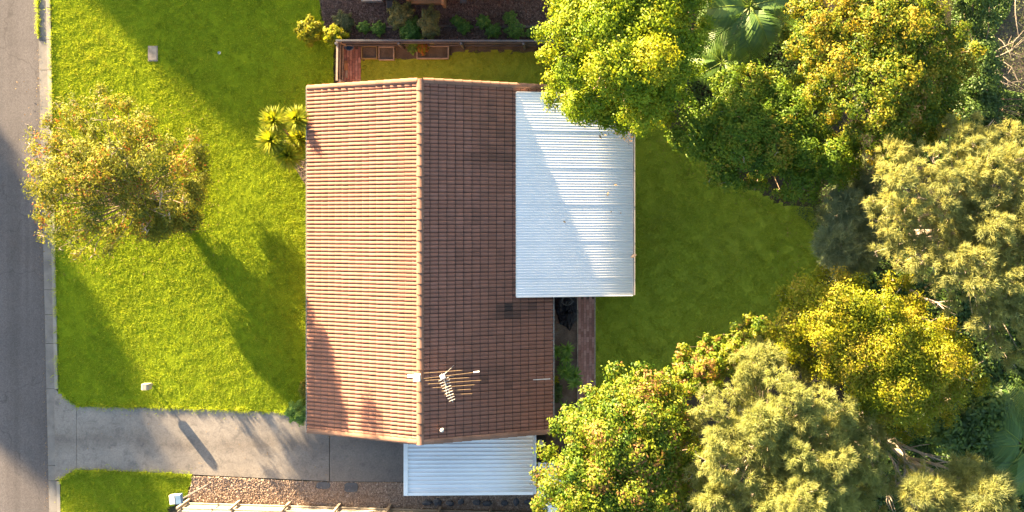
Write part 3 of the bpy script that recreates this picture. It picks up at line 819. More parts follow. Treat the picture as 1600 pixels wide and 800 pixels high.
for i in range(4):
    mb = MB(); yy = pyb + .15 + i * (pyt - pyb - .3) / 3
    mb.box((px1 - .25, yy, PZR / 2 - .06), (.09, .09, PZR - .14)); mb.build("post", M['white'], patio)
mb = MB(); mb.box((px1 - .25, (pyt + pyb) / 2, PZR - .11), (.07, pyt - pyb - .1, .09)); mb.build("beam", M['white'], patio)
# dead leaves lying on the sheets
for (lx, ly, sz) in ((962, 289, .07), (950, 302, .06), (949.5, 305, .05), (882, 346.5, .07), (955, 331, .04), (970, 333, .04), (938, 214, .09), (946, 211, .06), (961, 200, .07), (985, 220, .1), (988, 214, .08), (990, 400, .14)):
    t = (P(lx, ly, 3)[0] - px0) / (px1 - px0); zz = PZL + (PZR - PZL) * t + .05
    c = P(lx, ly, zz); a = RNG.uniform(0, 6.28); u = np.array([math.cos(a), math.sin(a), .1]) * sz; v = np.array([-math.sin(a), math.cos(a), -.15]) * sz * .5
    mb = MB(); mb.add([c - u, c - v, c + u + (0, 0, .02), c + v + (0, 0, .015)], [(0, 1, 2, 3)])
    o = mb.build("fallen_leaf", M['copper'] if sz < .1 else M['dark_timber'], loc=c)
    tag(o, "dry brown leaf fallen on the white patio roof", "leaf", "dry leaves on the patio roof")

CZL, CZR = 2.42, 2.30
cx0, cx1 = P(631, 720, CZL)[0], P(833, 720, CZR)[0]
cyt, cyb = P(631, 668, CZL)[1], P(631, 774, CZL)[1]
carport = thing("carport", ((cx0 + cx1) / 2, (cyt + cyb) / 2, 0), "pale grey ribbed carport roof below the gable end of the house", "carport")
ns = 4; w_ = (cyt - cyb - .12) / ns
for i in range(ns):
    corrugated(carport, cx0 + .16, CZL, cx1, CZR, cyb + .12 + i * w_, cyb + .12 + (i + 1) * w_ - .002, .178, .035, M['grey_steel'], flatrib=True, lift=.002 * (i % 2))
mb = MB(); mb.box((cx0 + .085, (cyt + cyb) / 2, CZL + .01), (.17, cyt - cyb, .12)); mb.build("front_flashing", M['white_steel'], carport)
mb = MB()
mb.add([(cx0 + .175, cyb - .0, CZL + .05), (cx1, cyb, CZR + .05), (cx1, cyb + .117, CZR + .05), (cx0 + .175, cyb + .117, CZL + .05),
        (cx0 + .175, cyb, CZL - .08), (cx1, cyb, CZR - .08), (cx1, cyb + .117, CZR - .08), (cx0 + .175, cyb + .117, CZL - .08)],
       [(0, 1, 2, 3), (7, 6, 5, 4), (0, 4, 5, 1), (1, 5, 6, 2), (2, 6, 7, 3), (3, 7, 4, 0)])
mb.build("side_flashing", M['white_steel'], carport)
gutter(carport, cx1 + .0, cyb, cyt, CZR - .05, 1, M['white_steel'], .12)
for (xx, yy) in ((cx0 + .1, cyb + .08), ((cx0 + cx1) / 2, cyb + .08), (cx1 - .1, cyb + .08), (cx0 + .1, cyt - .1)):
    mb = MB(); mb.box((xx, yy, 1.12), (.08, .08, 2.3)); mb.build("post", M['white'], carport)

# ------------------------------------------------------------------ aerial and ridge box
ANT = P(692, 588, 5.25)
roofz = lambda x: ZR - (x - XM) * (ZR - ZE_R) / (XR - XM)
ant = thing("tv_antenna", (ANT[0], ANT[1], roofz(ANT[0])), "grey television aerial of thin rods mounted on the shaded roof slope", "antenna")
mb = MB(); mb.tube([(ANT[0], ANT[1], roofz(ANT[0]) - .05), (ANT[0], ANT[1], 5.35)], .022, 8); mb.build("mast", M['galv'], ant)
mb = MB()
for k in (-1, 1): mb.tube([(ANT[0] + .25, ANT[1] + k * .22, roofz(ANT[0] + .25) + .05), (ANT[0], ANT[1], 4.9)], .012, 6)
mb.build("brace", M['galv'], ant)
bd = P(707, 626, 5.25) - ANT; bl_ = np.linalg.norm(bd); bd /= bl_; bp = np.array([-bd[1], bd[0], 0])
mb = MB(); mb.tube([ANT - bd * .12 - bp * 0 + (0, 0, .02), ANT + bd * (bl_ + .06) + (0, 0, .02)], .012, 6); mb.build("boom", M['alu'], ant)
for i in range(9):
    c = ANT + bd * (.10 + i * bl_ / 9.2) + (0, 0, .05); w = .20 - .010 * i
    mb = MB(); mb.tube([c - bp * w, c + bp * w], .009, 6); mb.build("element", M['alu'], ant)
mb = MB(); mb.box(ANT + (0.0, .0, .06), (.18, .15, .09), .4); mb.build("dipole_box", M['white'], ant)
for (xa, ya, xb, yb) in ((662, 583, 722, 578.5), (662, 591.5, 748, 581), (664, 594.5, 733, 590), (668, 600, 752, 594), (676, 606, 742, 601), (690, 611, 736, 608), (694, 617, 738, 615)):
    A_, B_ = P(xa, ya, 5.15), P(xb, yb, 5.15)
    mb = MB(); mb.tube([A_, B_], .006, 5); mb.build("rod", M['copper'], ant)
mb = MB(); mb.tube([P(740, 581.7, 5.16), P(749, 580.6, 5.16)], .026, 6); mb.build("rod_tip", M['white'], ant)
mb = MB(); mb.tube([P(692, 588, 5.18), P(696, 600, 5.18), P(698, 617, 5.15)], .012, 5); mb.build("cross_boom", M['alu'], ant)
RB = P(652, 590, 4.8)
rb = thing("ridge_box", (RB[0], RB[1], ZR), "small white box standing on the roof ridge beside the aerial", "box")
mb = MB(); mb.box((RB[0], RB[1], 4.83), (.24, .26, .22)); mb.build("housing", M['white'], rb)
mb = MB(); mb.tube([(RB[0], RB[1], ZR - .02), (RB[0], RB[1], 4.72)], .045, 8); mb.build("stem", M['galv'], rb)
mb = MB(); mb.box((RB[0] - .24, RB[1] + .07, 4.88), (.20, .12, .08)); mb.build("hood", M['white'], rb)

# ------------------------------------------------------------------ small things of the front yard
LB = P(238.5, 600.5)
lb = thing("letterbox", LB, "pale metal letterbox on a thin post at the lawn edge by the driveway", "letterbox")
mb = MB(); mb.tube([LB, LB + (0, 0, .36)], .03, 8); mb.build("post", M['galv'], lb)
cb = LB + np.array([-.03, -.0, .53])
mb = MB()
prof = [(-.15, -.18), (.15, -.18), (.15, .12), (.08, .19), (-.08, .19), (-.15, .12)]
V = [(cb[0] + y2, cb[1] + s * .0 + a_x, cb[2] + z2) for a_x in (-.12, .12) for (y2, z2) in prof]
mb.add(V, [(0, 1, 2, 3, 4, 5), (11, 10, 9, 8, 7, 6)] + [(i, i + 6, (i + 1) % 6 + 6, (i + 1) % 6) for i in range(6)])
bo = mb.build("box_body", M['pale_timber'], lb)
mb = MB(); mb.box(cb + (-.155, 0, .03), (.014, .18, .035)); mb.build("slot", M['plastic_dark'], lb)
PS = P(325, 757)
ps = thing("post_box", PS, "white and blue box raised on a tall leaning pole by the wood chips", "pole box")
topP = P(281, 781, 2.6)
mb = MB(); mb.tube([PS, PS * .5 + topP * .5, topP], .026, 8); mb.build("pole", M['galv'], ps)
cbx = P(276, 780, 2.75)
mb = MB(); mb.box(cbx + (-.13, 0, 0), (.22, .36, .24), .12); mb.build("housing", M['gutter'], ps)
mb = MB(); mb.box(cbx + (.11, .02, .01), (.22, .38, .21), .12); mb.build("panel", M['bluepanel'], ps)
mb = MB(); mb.box((*P(239.5, 84)[:2], .03), (.40, .64, .05)); mb.box((*P(239.5, 84)[:2], .058), (.32, .55, .012))
tag(mb.build("pit_cover", M['timber'], loc=P(239.5, 84)), "weathered square pit cover set flush in the front lawn", "pit cover")
sp = P(343.5, 83)
spk = thing("sprinkler", sp, "small blue and white sprinkler head standing on the shaded lawn", "sprinkler")
mb = MB(); mb.lathe((*sp[:2], 0), [(.05, 0), (.06, .06), (.03, .09)], 10); mb.build("base", M['white'], spk)
mb = MB(); mb.lathe((*sp[:2], .088), [(.03, 0), (.055, .03), (.02, .07)], 10); mb.build("head", M['bluepanel'], spk)
for (qx, qy, sx, sy, lab) in ((505.5, 758, .55, .26, "flat slate paver nearer the road among the wood chips"), (549, 761, .54, .38, "larger slate paver nearer the carport among the wood chips")):
    q = P(qx, qy)
    mb = MB()
    k = 9; ang = np.linspace(0, 2 * math.pi, k, endpoint=False)
    pp = [(q[0] + sx / 2 * 1.15 * np.sign(math.cos(a)) * abs(math.cos(a)) ** .6 * RNG.uniform(.9, 1.0), q[1] + sy / 2 * 1.15 * np.sign(math.sin(a)) * abs(math.sin(a)) ** .6 * RNG.uniform(.9, 1.0)) for a in ang]
    mb.prism(pp, -.01, .062)
    tag(mb.build("slate_paver", M['slate'], loc=q), lab, "paver", "slate pavers beside the driveway")

# ------------------------------------------------------------------ fences
def paling_fence(name, label, A, B, h, m, mrail, pw=0.10, gap=0.012, side=1, cap=False, post_every=2.05, mpost=None, group=None, th=.02):
    """A->B on the ground (world xy); palings, two rails and posts, each piece its own part"""
    A = np.array(A[:2]); B = np.array(B[:2]); d = B - A; L = np.linalg.norm(d); d /= L; nrm = np.array([-d[1], d[0]]) * side
    rz = math.atan2(d[1], d[0])
    t = thing(name, (*((A + B) / 2), 0), label, "fence", group)
    n = int(L / (pw + gap)); st = L / n
    mb = MB(); mb.box((0, 0, 0), (pw, th, h), 0); me0 = mb.build("paling", m, None)
    me = me0.data; bpy.data.objects.remove(me0); base = wloc(t)
    for i in range(min(n, 300)):
        c = A + d * (i + .5) * st
        o = bpy.data.objects.new("paling", me); COL.objects.link(o); o.parent = t
        o.location = (c[0] - base[0], c[1] - base[1], h / 2 + RNG.normal(0, .006) - .02)
        o.rotation_euler = (RNG.normal(0, .006), RNG.normal(0, .006), rz + RNG.normal(0, .01))
    for zz in (.3, h - .28):
        mb = MB(); c = (A + B) / 2 + nrm * (.055)
        mb.box((*c, zz), (L, .045, .07), rz); mb.build("rail", mrail, t)
    k = max(2, int(round(L / post_every)) + 1)
    for i in range(k):
        c = A + d * (L * i / (k - 1)) + nrm * .13
        mb = MB(); mb.box((*c, h / 2 - .02), (.09, .09, h + .06), rz); mb.build("post", mpost or mrail, t)
    if cap:
        mb = MB(); c = (A + B) / 2 + nrm * .02
        mb.box((*c, h + .03), (L, .075, .03), rz); mb.build("capping", mrail, t)
    return t
paling_fence("boundary_fence", "cream painted fence with small posts below the wood chip bed", P(296, 785), P(846, 801), 1.25, M['pale_timber'], M['pale_timber'], .14, .006, 1, False, 2.03, M['timber'])
paling_fence("steel_fence", "dark grey panel fence with a shiny rail between the side lawn and neighbour", P(536, 71), P(1010, 72), 1.2, M['grey_fence'], M['grey_fence'], .20, .004, -1, True, 2.4)
paling_fence("paling_fence", "dark brown paling fence with pale tops beside the side path", P(537, 72), P(536, 132), 1.1, M['dark_timber'], M['timber'], .10, .01, 1, True, 1.5)

def planter(label, x0, x1, y0, y1, m, h=.22):
    A = P(x0, y1); B = P(x1, y0); c = (A + B) / 2
    t = thing("planter_box", c, label, "planter", "planter boxes along the side fence")
    sx, sy = B[0] - A[0], B[1] - A[1]
    for (dx, dy, bx, by) in ((0, sy / 2 - .02, sx, .04), (0, -sy / 2 + .02, sx, .04), (-sx / 2 + .02, 0, .04, sy - .085), (sx / 2 - .02, 0, .04, sy - .085)):
        mb = MB(); mb.box((c[0] + dx, c[1] + dy, h / 2), (bx, by, h)); mb.build("board", m, t)
    mb = MB(); mb.box((c[0], c[1], h * .36), (sx - .09, sy - .09, h * .7)); mb.build("soil_fill", M['dark_soil'], t)
    return t
planter("yellowish timber planter box of bare soil at the path corner", 566, 591, 73, 93, M['yellow_timber'])
planter("grey edged planter box between the yellowish planter and the shrubs", 593, 617, 74, 95, M['timber'])
planter("wide planter box with a pale grey rim beside the grey shrub", 652, 702, 73, 93, M['timber'])
q = P(548, 74)
bk = thing("blue_bucket", q, "pale blue tub at the top end of the side path", "tub")
mb = MB(); mb.lathe((*q[:2], 0), [(.13, 0), (.17, .28), (.19, .30), (.16, .29), (.12, .05)], 14); mb.build("tub_body", M['bluepanel'], bk)
mb = MB(); mb.tube([q + (-.17, 0, .29), q + (-.1, .02, .36), q + (.1, .02, .36), q + (.17, 0, .29)], .01, 6); mb.build("handle", M['galv'], bk)
for (qx, qy, w, hgt, lab) in ((541, 103, .16, .10, "orange brick stack lying by the brown fence"), (541.5, 114, .10, .07, "pale offcut lying by the brown fence near the house")):
    q = P(qx, qy); mb = MB(); mb.box((*q[:2], hgt / 2 + .02), (w, .42, hgt), .1); mb.box((q[0] + .02, q[1] - .05, hgt + .045), (w * .8, .3, .05), -.12)
    tag(mb.build("brick_stack" if qy < 110 else "timber_offcut", M['orange_timber'] if qy < 110 else M['pale_timber'], loc=q), lab, "brick stack" if qy < 110 else "offcut")
# low dark edging across the neighbour's mulch
ged = thing("garden_edging", P(700, 43), "low dark timber edging across the neighbour's mulch behind the weeds", "edging")
for i in range(8):
    a, b = P(560 + i * 36, 43), P(560 + i * 36 + 35, 43)
    mb = MB(); mb.box(((a[0] + b[0]) / 2, a[1] + RNG.normal(0, .02), .05), (b[0] - a[0], .09, .16), RNG.normal(0, .01)); mb.build("sleeper", M['dark_timber'], ged)

# ------------------------------------------------------------------ neighbour's house (its eave and steps reach the top of the picture)
nx0, nx1 = P(530, 0, 2.5)[0], P(830, 0, 2.5)[0]
ny0 = P(600, -22, 2.5)[1]; ny1 = ny0 + 11
nm_ = (nx0 + nx1) / 2 + .6
nb = thing("neighbour_house", (nm_, (ny0 + ny1) / 2, 0), "neighbouring house with timber steps just above the bark mulch", "house")
mb = MB(); zz0, zz1 = 2.5, 4.1
V = [(nx0, ny0, zz0), (nm_, ny0, zz1), (nx1, ny0, zz0), (nx0, ny1, zz0), (nm_, ny1, zz1), (nx1, ny1, zz0)]
V += [(x, y, z - .12) for x, y, z in V]
mb.add(V, [(0, 1, 4, 3), (1, 2, 5, 4), (9, 10, 7, 6), (10, 11, 8, 7), (0, 3, 9, 6), (2, 8, 11, 5), (0, 6, 7, 1), (1, 7, 8, 2), (3, 4, 10, 9), (4, 5, 11, 10)])
mb.build("roof", M['grey_steel'], nb)
mb = MB(); mb.box((nm_ - .6, (ny0 + ny1) / 2, 1.2), (nx1 - nx0 - 1.0, ny1 - ny0 - .9, 2.5)); mb.build("wall", M['brickwall'], nb)
for (xx, yy, w, d, h, m, nm) in ((583, 0, .85, .22, .35, 'galv', "threshold"), (670, 3, 1.45, .28, .34, 'orange_timber', "step"), (670, -5, 1.45, .26, .52, 'orange_timber', "step"), (695.5, 2, .12, .6, .75, 'orange_timber', "post"), (641, -1, .1, .4, .7, 'orange_timber', "post"), (724, 1, .25, .25, .12, 'slate', "drain_cover")):
    q = P(xx, yy); mb = MB(); mb.box((q[0], q[1], h / 2), (w, d, h)); mb.build(nm, M[m], nb)
window(nb, nm_ - 2, ny0 + .44, 1.4, 1.5, 1.1, 'y', -1)
mb = MB(); q = P(613, 14); mb.box((q[0], q[1], .25), (.3, .5, .5)); mb.build("dark_gap_fill", M['plastic_dark'], nb)  # dark box added to stand for the shaded gap by the steps

# ------------------------------------------------------------------ black sheet, bin, shed behind the carport
r = np.random.default_rng(77)
outl = poly_px([(866, 458), (897, 458), (902, 478), (905, 490), (899, 503), (889, 518), (885, 510), (874, 505), (868, 486), (863, 470)])
c0 = outl.mean(0); V = []; F = []; rings = 9; k = 40
import bisect
seg = np.concatenate([outl, outl[:1]]); cum = np.concatenate([[0], np.cumsum(np.linalg.norm(np.diff(seg, axis=0), axis=1))])
bd_pts = [np.array([np.interp(cum[-1] * i / k, cum, seg[:, a]) for a in (0, 1)]) for i in range(k)]
for j in range(rings + 1):
    f = j / rings
    for i in range(k):
        p = c0 + (bd_pts[i] - c0) * (.03 + .97 * f) + r.normal(0, .012, 2) * (f > .5)
        h = .03 + .22 * (1 - f ** 2.2) * (.55 + .45 * float(smooth_noise(np.array([p[0]]), np.array([p[1]]), 55, 6)[0])) + .05 * float(smooth_noise(np.array([p[0]]), np.array([p[1]]), 56, 17)[0]) + r.normal(0, .012)
        V.append((*p, max(.012, h)))
for j in range(rings):
    for i in range(k):
        ii = (i + 1) % k
        F.append((j * k + i, (j + 1) * k + i, (j + 1) * k + ii, j * k + ii))
F.append(tuple(range(k - 1, -1, -1))[::-1])
tarp = mk("plastic_sheet", np.array(V), F, M['tarp'], smooth=False, loc=(*c0, 0))
tag(tarp, "crumpled black plastic sheet in the garden bed beside the patio roof", "plastic sheet")
mb = MB(); hs = [P(886, 470, .3) + np.array([.17 * math.cos(a) * (1 + .04 * a), .17 * math.sin(a), .02 + .004 * a]) for a in np.linspace(0, 12.6, 50)]
mb.tube(hs, .014, 5); tag(mb.build("hose", M['slate'], loc=P(886, 470)), "coiled dark hose lying on the black plastic sheet", "hose")
BN = P(844, 689)
bn_ = thing("wheelie_bin", BN, "black bin in the dark gap between carport and garden", "bin")
mb = MB(); mb.box((BN[0], BN[1], .5), (.46, .5, .95), 0, None, 1.12); mb.build("bin_body", M['plastic_dark'], bn_)
mb = MB(); mb.box((BN[0], BN[1], 1.0), (.55, .6, .06)); mb.build("lid", M['plastic_dark'], bn_)
bg = P(845, 692, 1.05); mb = MB()
V = []; 
for j in range(5):
    for i in range(8):
        a = 2 * math.pi * i / 8; rr = (.0 + .14 * math.sin(math.pi * (j + .6) / 5.4)) * r.uniform(.6, 1.25)
        V.append((bg[0] + rr * math.cos(a), bg[1] + rr * 1.2 * math.sin(a), bg[2] + j * .04 + r.normal(0, .01)))
mb.add(V, [(j * 8 + i, j * 8 + (i + 1) % 8, j * 8 + 8 + (i + 1) % 8, j * 8 + 8 + i) for j in range(4) for i in range(8)] + [tuple(range(32, 40))])
tag(mb.build("white_bag", M['white'], loc=bg), "crumpled white bag lying on the black bin", "bag")
SH = thing("garden_shed", P(872, 755), "white ribbed shed roof mostly hidden under the leafy tree by the carport", "shed")
s0, s1 = P(843, 750, 2.0)[0], P(905, 750, 2.0)[0]; y1_, y0_ = P(843, 723, 2.0)[1], P(843, 800, 2.0)[1]
ns = 3; w_ = (y1_ - y0_) / ns
for i in range(ns): corrugated(SH, s0, 1.95, s1, 2.1, y0_ + i * w_, y0_ + (i + 1) * w_ - .003, .12, .018, M['grey_steel'])
mb = MB(); mb.box((s0 - .03, (y0_ + y1_) / 2, 1.93), (.07, y1_ - y0_, .1)); mb.build("gutter", M['white'], SH)
mb = MB(); mb.box(((s0 + s1) / 2 + .06, (y0_ + y1_) / 2, .92), (s1 - s0 - .2, y1_ - y0_ - .1, 1.9)); mb.build("wall", M['grey_fence'], SH)
# dark stones under the carport edge
for i in range(9):
    q = P(664 + i * 20 + r.uniform(-5, 5), 783 + r.uniform(-2, 3)); mb = MB(); V = []
    sx, sy, hh = r.uniform(.13, .24), r.uniform(.12, .2), r.uniform(.12, .22)
    for zz, k in ((-.02, .9), (hh * .55, 1.0), (hh * .9, .7)):
        for a in np.linspace(0, 2 * math.pi, 8, endpoint=False):
            f = r.uniform(.78, 1.1); V.append((q[0] + sx * k * f * math.cos(a), q[1] + sy * k * f * math.sin(a), zz + r.normal(0, .012)))
    V.append((q[0], q[1], hh))
    mb.add(V, [(j * 8 + i2, j * 8 + (i2 + 1) % 8, j * 8 + 8 + (i2 + 1) % 8, j * 8 + 8 + i2) for j in range(2) for i2 in range(8)] + [(16 + i2, 16 + (i2 + 1) % 8, 24) for i2 in range(8)])
    tag(mb.build("garden_stone", M['slate'], loc=q), ("first", "second", "third", "fourth", "fifth (middle)", "sixth", "seventh", "eighth", "last")[i] + " dark stone in the row below the carport, counted from the road side", "stone", "dark stones below the carport")

# ------------------------------------------------------------------ foliage
def rand_dirs(n, r, zmin=-1.0):
    z = r.uniform(zmin, 1, n); a = r.uniform(0, 2 * math.pi, n); s = np.sqrt(1 - z * z)
    return np.stack([s * np.cos(a), s * np.sin(a), z], 1)

def norm(v): return v / (np.linalg.norm(v, axis=1, keepdims=True) + 1e-9)

def leaf_quads(pos, nrm_, L, W, r):
    """rhombic leaves, folded a little along the midrib"""
    n = len(pos)
    a = norm(np.cross(nrm_, rand_dirs(n, r)))
    b = np.cross(nrm_, a)
    L = L[:, None]; W = W[:, None]
    V = np.stack([pos - a * L * .5, pos + b * W * .5 + nrm_ * W * .18 - a * L * .05, pos + a * L * .5 - nrm_ * L * .06, pos - b * W * .5 + nrm_ * W * .18 - a * L * .05], 1).reshape(-1, 3)
    return V, np.arange(4 * n).reshape(-1, 4)

def needle_tris(root, dirs, L, W, r):
    n = len(root)
    s = norm(np.cross(dirs, rand_dirs(n, r)))
    tip = root + dirs * L[:, None]
    V = np.stack([root - s * W[:, None], root + s * W[:, None], tip], 1).reshape(-1, 3)
    return V, np.arange(3 * n).reshape(-1, 3)

def in_poly_samples(poly, mind, r, tries=6000):
    lo, hi = poly.min(0), poly.max(0); pts = []
    p = r.uniform(lo, hi, (tries, 2)); p = p[inside(poly, p[:, 0], p[:, 1])]
    for q in p:
        if all((q[0] - w[0]) ** 2 + (q[1] - w[1]) ** 2 > mind * mind for w in pts): pts.append(q)
    return np.array(pts)

def edge_dist(poly, p):
    d = 1e9
    for i in range(len(poly)):
        a = poly[i]; b = poly[(i + 1) % len(poly)]; ab = b - a
        t = np.clip(np.dot(p - a, ab) / (np.dot(ab, ab) + 1e-9), 0, 1); d = min(d, np.linalg.norm(p - a - ab * t))
    return d

def make_tree(name, label, outline, base, ztop, zedge, mleaf, bark, seed, style='broad', lobe=(0.5, .9), nleaf=40000, leaf=(0.10, 0.15), wl=0.5,
              group=None, cat="tree", trunk_r=.16, spacing=0.9, twigs=60, clump_r=.26, per=26, tint=(.5, .2), sparse=0.0, cen=None, flat=.8, top_bias=.35, bare=0, leafy_up=.55, extra=(), zj=.3, extra_w=1.0):
    """one tree: trunk, limbs and a crown of leaf clumps filling the outline seen from above"""
    r = np.random.default_rng(seed)
    pl = np.array(outline, float)
    c = pl.mean(0) if cen is None else np.array(cen, float)
    dmax = max(edge_dist(pl, c), 1.0)
    # lobes placed inside the outline (photo px -> metres at their own height)
    ppm = FPX / (HC - (ztop + zedge) / 2)
    lb = []
    for q in in_poly_samples(pl, spacing * np.mean(lobe) * ppm, r):
        e = edge_dist(pl, q); t = min(1, e / (dmax * .9))
        R = r.uniform(*lobe) * (.55 + .45 * t)
        R = min(R, max(.28, e / ppm * 1.02))
        z = zedge + (ztop - zedge) * math.sqrt(max(0, 1 - (1 - t) ** 2)) - R * .8 + r.normal(0, zj)
        if R < .3 and r.random() < .3: continue
        lb.append((P(q[0], q[1], z), R))
    nmain = len(lb)
    lb += [(P(ex, ey, ez), eR) for ex, ey, ez, eR in extra]
    wts = [1.0] * nmain + [extra_w] * len(extra)
    basew = P(*base)
    root = thing(name, basew, label, cat, group)
    # skeleton
    cx = np.mean([l[0] for l in lb], 0)
    fork = basew * .45 + np.array([cx[0], cx[1], 0]) * .55; fork[2] = max(.5, (zedge + ztop) * .28)
    mb = MB()
    mid = (basew + fork) / 2 + np.array([r.normal(0, .08), r.normal(0, .08), 0])
    mb.tube([basew - (0, 0, .1), basew + (0, 0, .12), mid, fork, fork + np.array([r.normal(0, .1), r.normal(0, .1), .35])], [trunk_r * 1.5, trunk_r * 1.15, trunk_r, trunk_r * .85, trunk_r * .6], 9)
    mb.build("trunk", bark, root, smooth=True)
    rest = MB()
    order = sorted(range(len(lb)), key=lambda i: -lb[i][1])
    for li, oi in enumerate(order):
        q, R = lb[oi]
        h = np.linalg.norm(q - fork)
        p1 = fork * .6 + q * .4 + np.array([0, 0, .12 * h]) + r.normal(0, .12, 3); p2 = fork * .25 + q * .75 + np.array([0, 0, .06 * h]) + r.normal(0, .12, 3)
        mb = MB() if li < 12 else rest; r0 = min(trunk_r * .55, trunk_r * (.22 + .3 * R)) * (1 if li < 12 else .7)
        mb.tube([fork, p1, p2, q, q + np.array([r.normal(0, .2), r.normal(0, .2), R * .75])], [r0, r0 * .8, r0 * .55, r0 * .35, r0 * .1], 6)
        if li < 12: mb.build("limb", bark, root, smooth=True)
    if rest.n: rest.build("branches", bark, root, smooth=True, kind='stuff')
    # twigs near the surface
    mb = MB()
    for i in range(twigs):
        q, R = lb[r.integers(len(lb))]
        d = rand_dirs(1, r, .0)[0]; e = q + d * R * r.uniform(.75, 1.12) * np.array([1, 1, flat]); m_ = (q + e) / 2 + r.normal(0, .06, 3)
        mb.tube([q, m_, e], [.022, .015, .006], 4)
        e2 = m_ + (rand_dirs(1, r, .1)[0]) * R * .5; mb.tube([m_, e2], [.012, .004], 4)
    if twigs: mb.build("twigs", M['bark_pale'], root, kind='stuff')
    for i in range(bare):
        q, R = lb[r.integers(len(lb))]
    # clumps
    tot = sum(R * R * w for (_, R), w in zip(lb, wts)); V_, T_ = [], []
    nclump = max(8, int(nleaf / per))
    for (q, R), w_e in zip(lb, wts):
        n = max(3, int(round(nclump * R * R * w_e / tot)))
        if sparse and r.random() < sparse: n = int(n * .35) + 1
        d = rand_dirs(n, r, -.35)
        d[:, 2] = d[:, 2] + top_bias; d = norm(d)
        lump = 1 + .16 * np.sin(d[:, 0] * 5 + q[0]) * np.cos(d[:, 1] * 5 + q[1]) + r.normal(0, .07, n)
        pos = q + d * (R * lump * np.where(r.random(n) < .22, r.uniform(.45, .8, n), 1.0))[:, None] * np.array([1, 1, flat])
        lt = r.normal(0, tint[1] * .6)
        ct = tint[0] + lt + r.normal(0, tint[1], n)
        pr = np.maximum(4, (per * r.uniform(.6, 1.4, n)).astype(int))
        idx = np.repeat(np.arange(n), pr); k = len(idx)
        cr = clump_r * r.uniform(.65, 1.35, n)
        if style == 'broad':
            off = rand_dirs(k, r) * (r.uniform(0, 1, k) ** .45 * cr[idx])[:, None]
            off[:, 2] *= .75
            lp = pos[idx] + off
            nn = norm(d[idx] * .55 + norm(off) * .5 + np.array([0, 0, leafy_up]) + r.normal(0, .45, (k, 3)))
            L = r.uniform(*leaf, k)
            V, _ = leaf_quads(lp, nn, L, L * wl * r.uniform(.8, 1.2, k), r)
            V_.append(V)
        else:
            dd = norm(d[idx] * .75 + rand_dirs(k, r) * .8 + np.array([0, 0, .15]))
            L = r.uniform(*leaf, k) * (cr[idx] / clump_r)
            V, _ = needle_tris(pos[idx] + rand_dirs(k, r) * (.3 * cr[idx])[:, None], dd, L, np.full(k, wl), r)
            V_.append(V)
        T_.append(np.clip(ct[idx] + r.normal(0, .13, k), 0, 1))
    V = np.concatenate(V_); T = np.concatenate(T_)
    F = np.arange(len(V)).reshape(-1, 4 if style == 'broad' else 3)
    mk("crown", V, F, mleaf, root, tint=T)
    return root

GT = "trees round the back yard"
make_tree("broadleaf_tree", "bright lime leafy tree overhanging the far corner of the white patio roof",
          [(840, 70), (846, 30), (868, -40), (930, -110), (1020, -110), (1085, -50), (1112, 20), (1105, 80), (1080, 150), (1035, 188), (1000, 207), (960, 190), (918, 180), (885, 194), (864, 174), (855, 140), (850, 95)],
          (985, 105), 8.4, 4.2, M['leaf_lime'], M['bark_brown'], 101, extra=((896, 168, 3.45, .35), (922, 177, 3.4, .36), (948, 182, 3.4, .4), (972, 190, 3.4, .42), (915, 150, 3.9, .55), (945, 160, 3.8, .55), (935, 172, 3.5, .4), (960, 176, 3.6, .5), (908, 172, 3.4, .3), (985, 178, 3.7, .5), (905, 150, 4.2, .7), (1000, 190, 3.8, .5)), nleaf=105000, leaf=(.075, .125), wl=.55, group=GT, tint=(.62, .2), twigs=40)
make_tree("broadleaf_tree", "dark olive rounded tree overhanging the top edge of the back lawn",
          [(1042, 215), (1065, 165), (1110, 122), (1160, 95), (1230, 110), (1290, 165), (1340, 215), (1360, 255), (1310, 295), (1250, 322), (1190, 305), (1130, 295), (1080, 265)],
          (1150, 225), 6.2, 3.4, M['leaf_olive'], M['bark_brown'], 102, nleaf=56000, leaf=(.08, .13), wl=.5, group=GT, tint=(.5, .2), twigs=110, clump_r=.22)
make_tree("broadleaf_tree", "tall amber tinged tree standing behind the olive tree and the palm",
          [(1228, 40), (1260, -30), (1350, -70), (1450, -60), (1510, -10), (1535, 60), (1510, 150), (1485, 215), (1440, 262), (1380, 270), (1320, 225), (1270, 160), (1225, 100)],
          (1310, 125), 8.0, 4.2, M['leaf_amber'], M['bark_brown'], 103, nleaf=64000, leaf=(.08, .13), wl=.5, group=GT, tint=(.58, .22), twigs=120, clump_r=.22)
make_tree("she_oak", "large golden feathery she-oak at the far right of the yard",
          [(1342, 335), (1356, 290), (1375, 225), (1440, 195), (1520, 178), (1600, 195), (1700, 230), (1720, 420), (1680, 540), (1590, 578), (1540, 550), (1500, 500), (1430, 430), (1370, 405)],
          (1425, 365), 8.6, 6.2, M['needle_gold'], M['bark_pale'], 104, 'needle', nleaf=200000, leaf=(.10, .21), wl=.011, group=GT, tint=(.64, .14), twigs=150, clump_r=.26, per=46, lobe=(.4, .75), sparse=.12, zj=.35, top_bias=.5)
make_tree("she_oak", "low grey green feathery tree in the shade beside the golden she-oak",
          [(1278, 340), (1310, 290), (1360, 250), (1410, 205), (1420, 250), (1380, 330), (1375, 390), (1345, 435), (1295, 428), (1272, 390)],
          (1310, 340), 5.0, 2.2, M['needle_grey'], M['bark_pale'], 105, 'needle', nleaf=60000, leaf=(.16, .34), wl=.010, group=GT, tint=(.45, .18), twigs=90, clump_r=.28, per=46, lobe=(.5, .9))
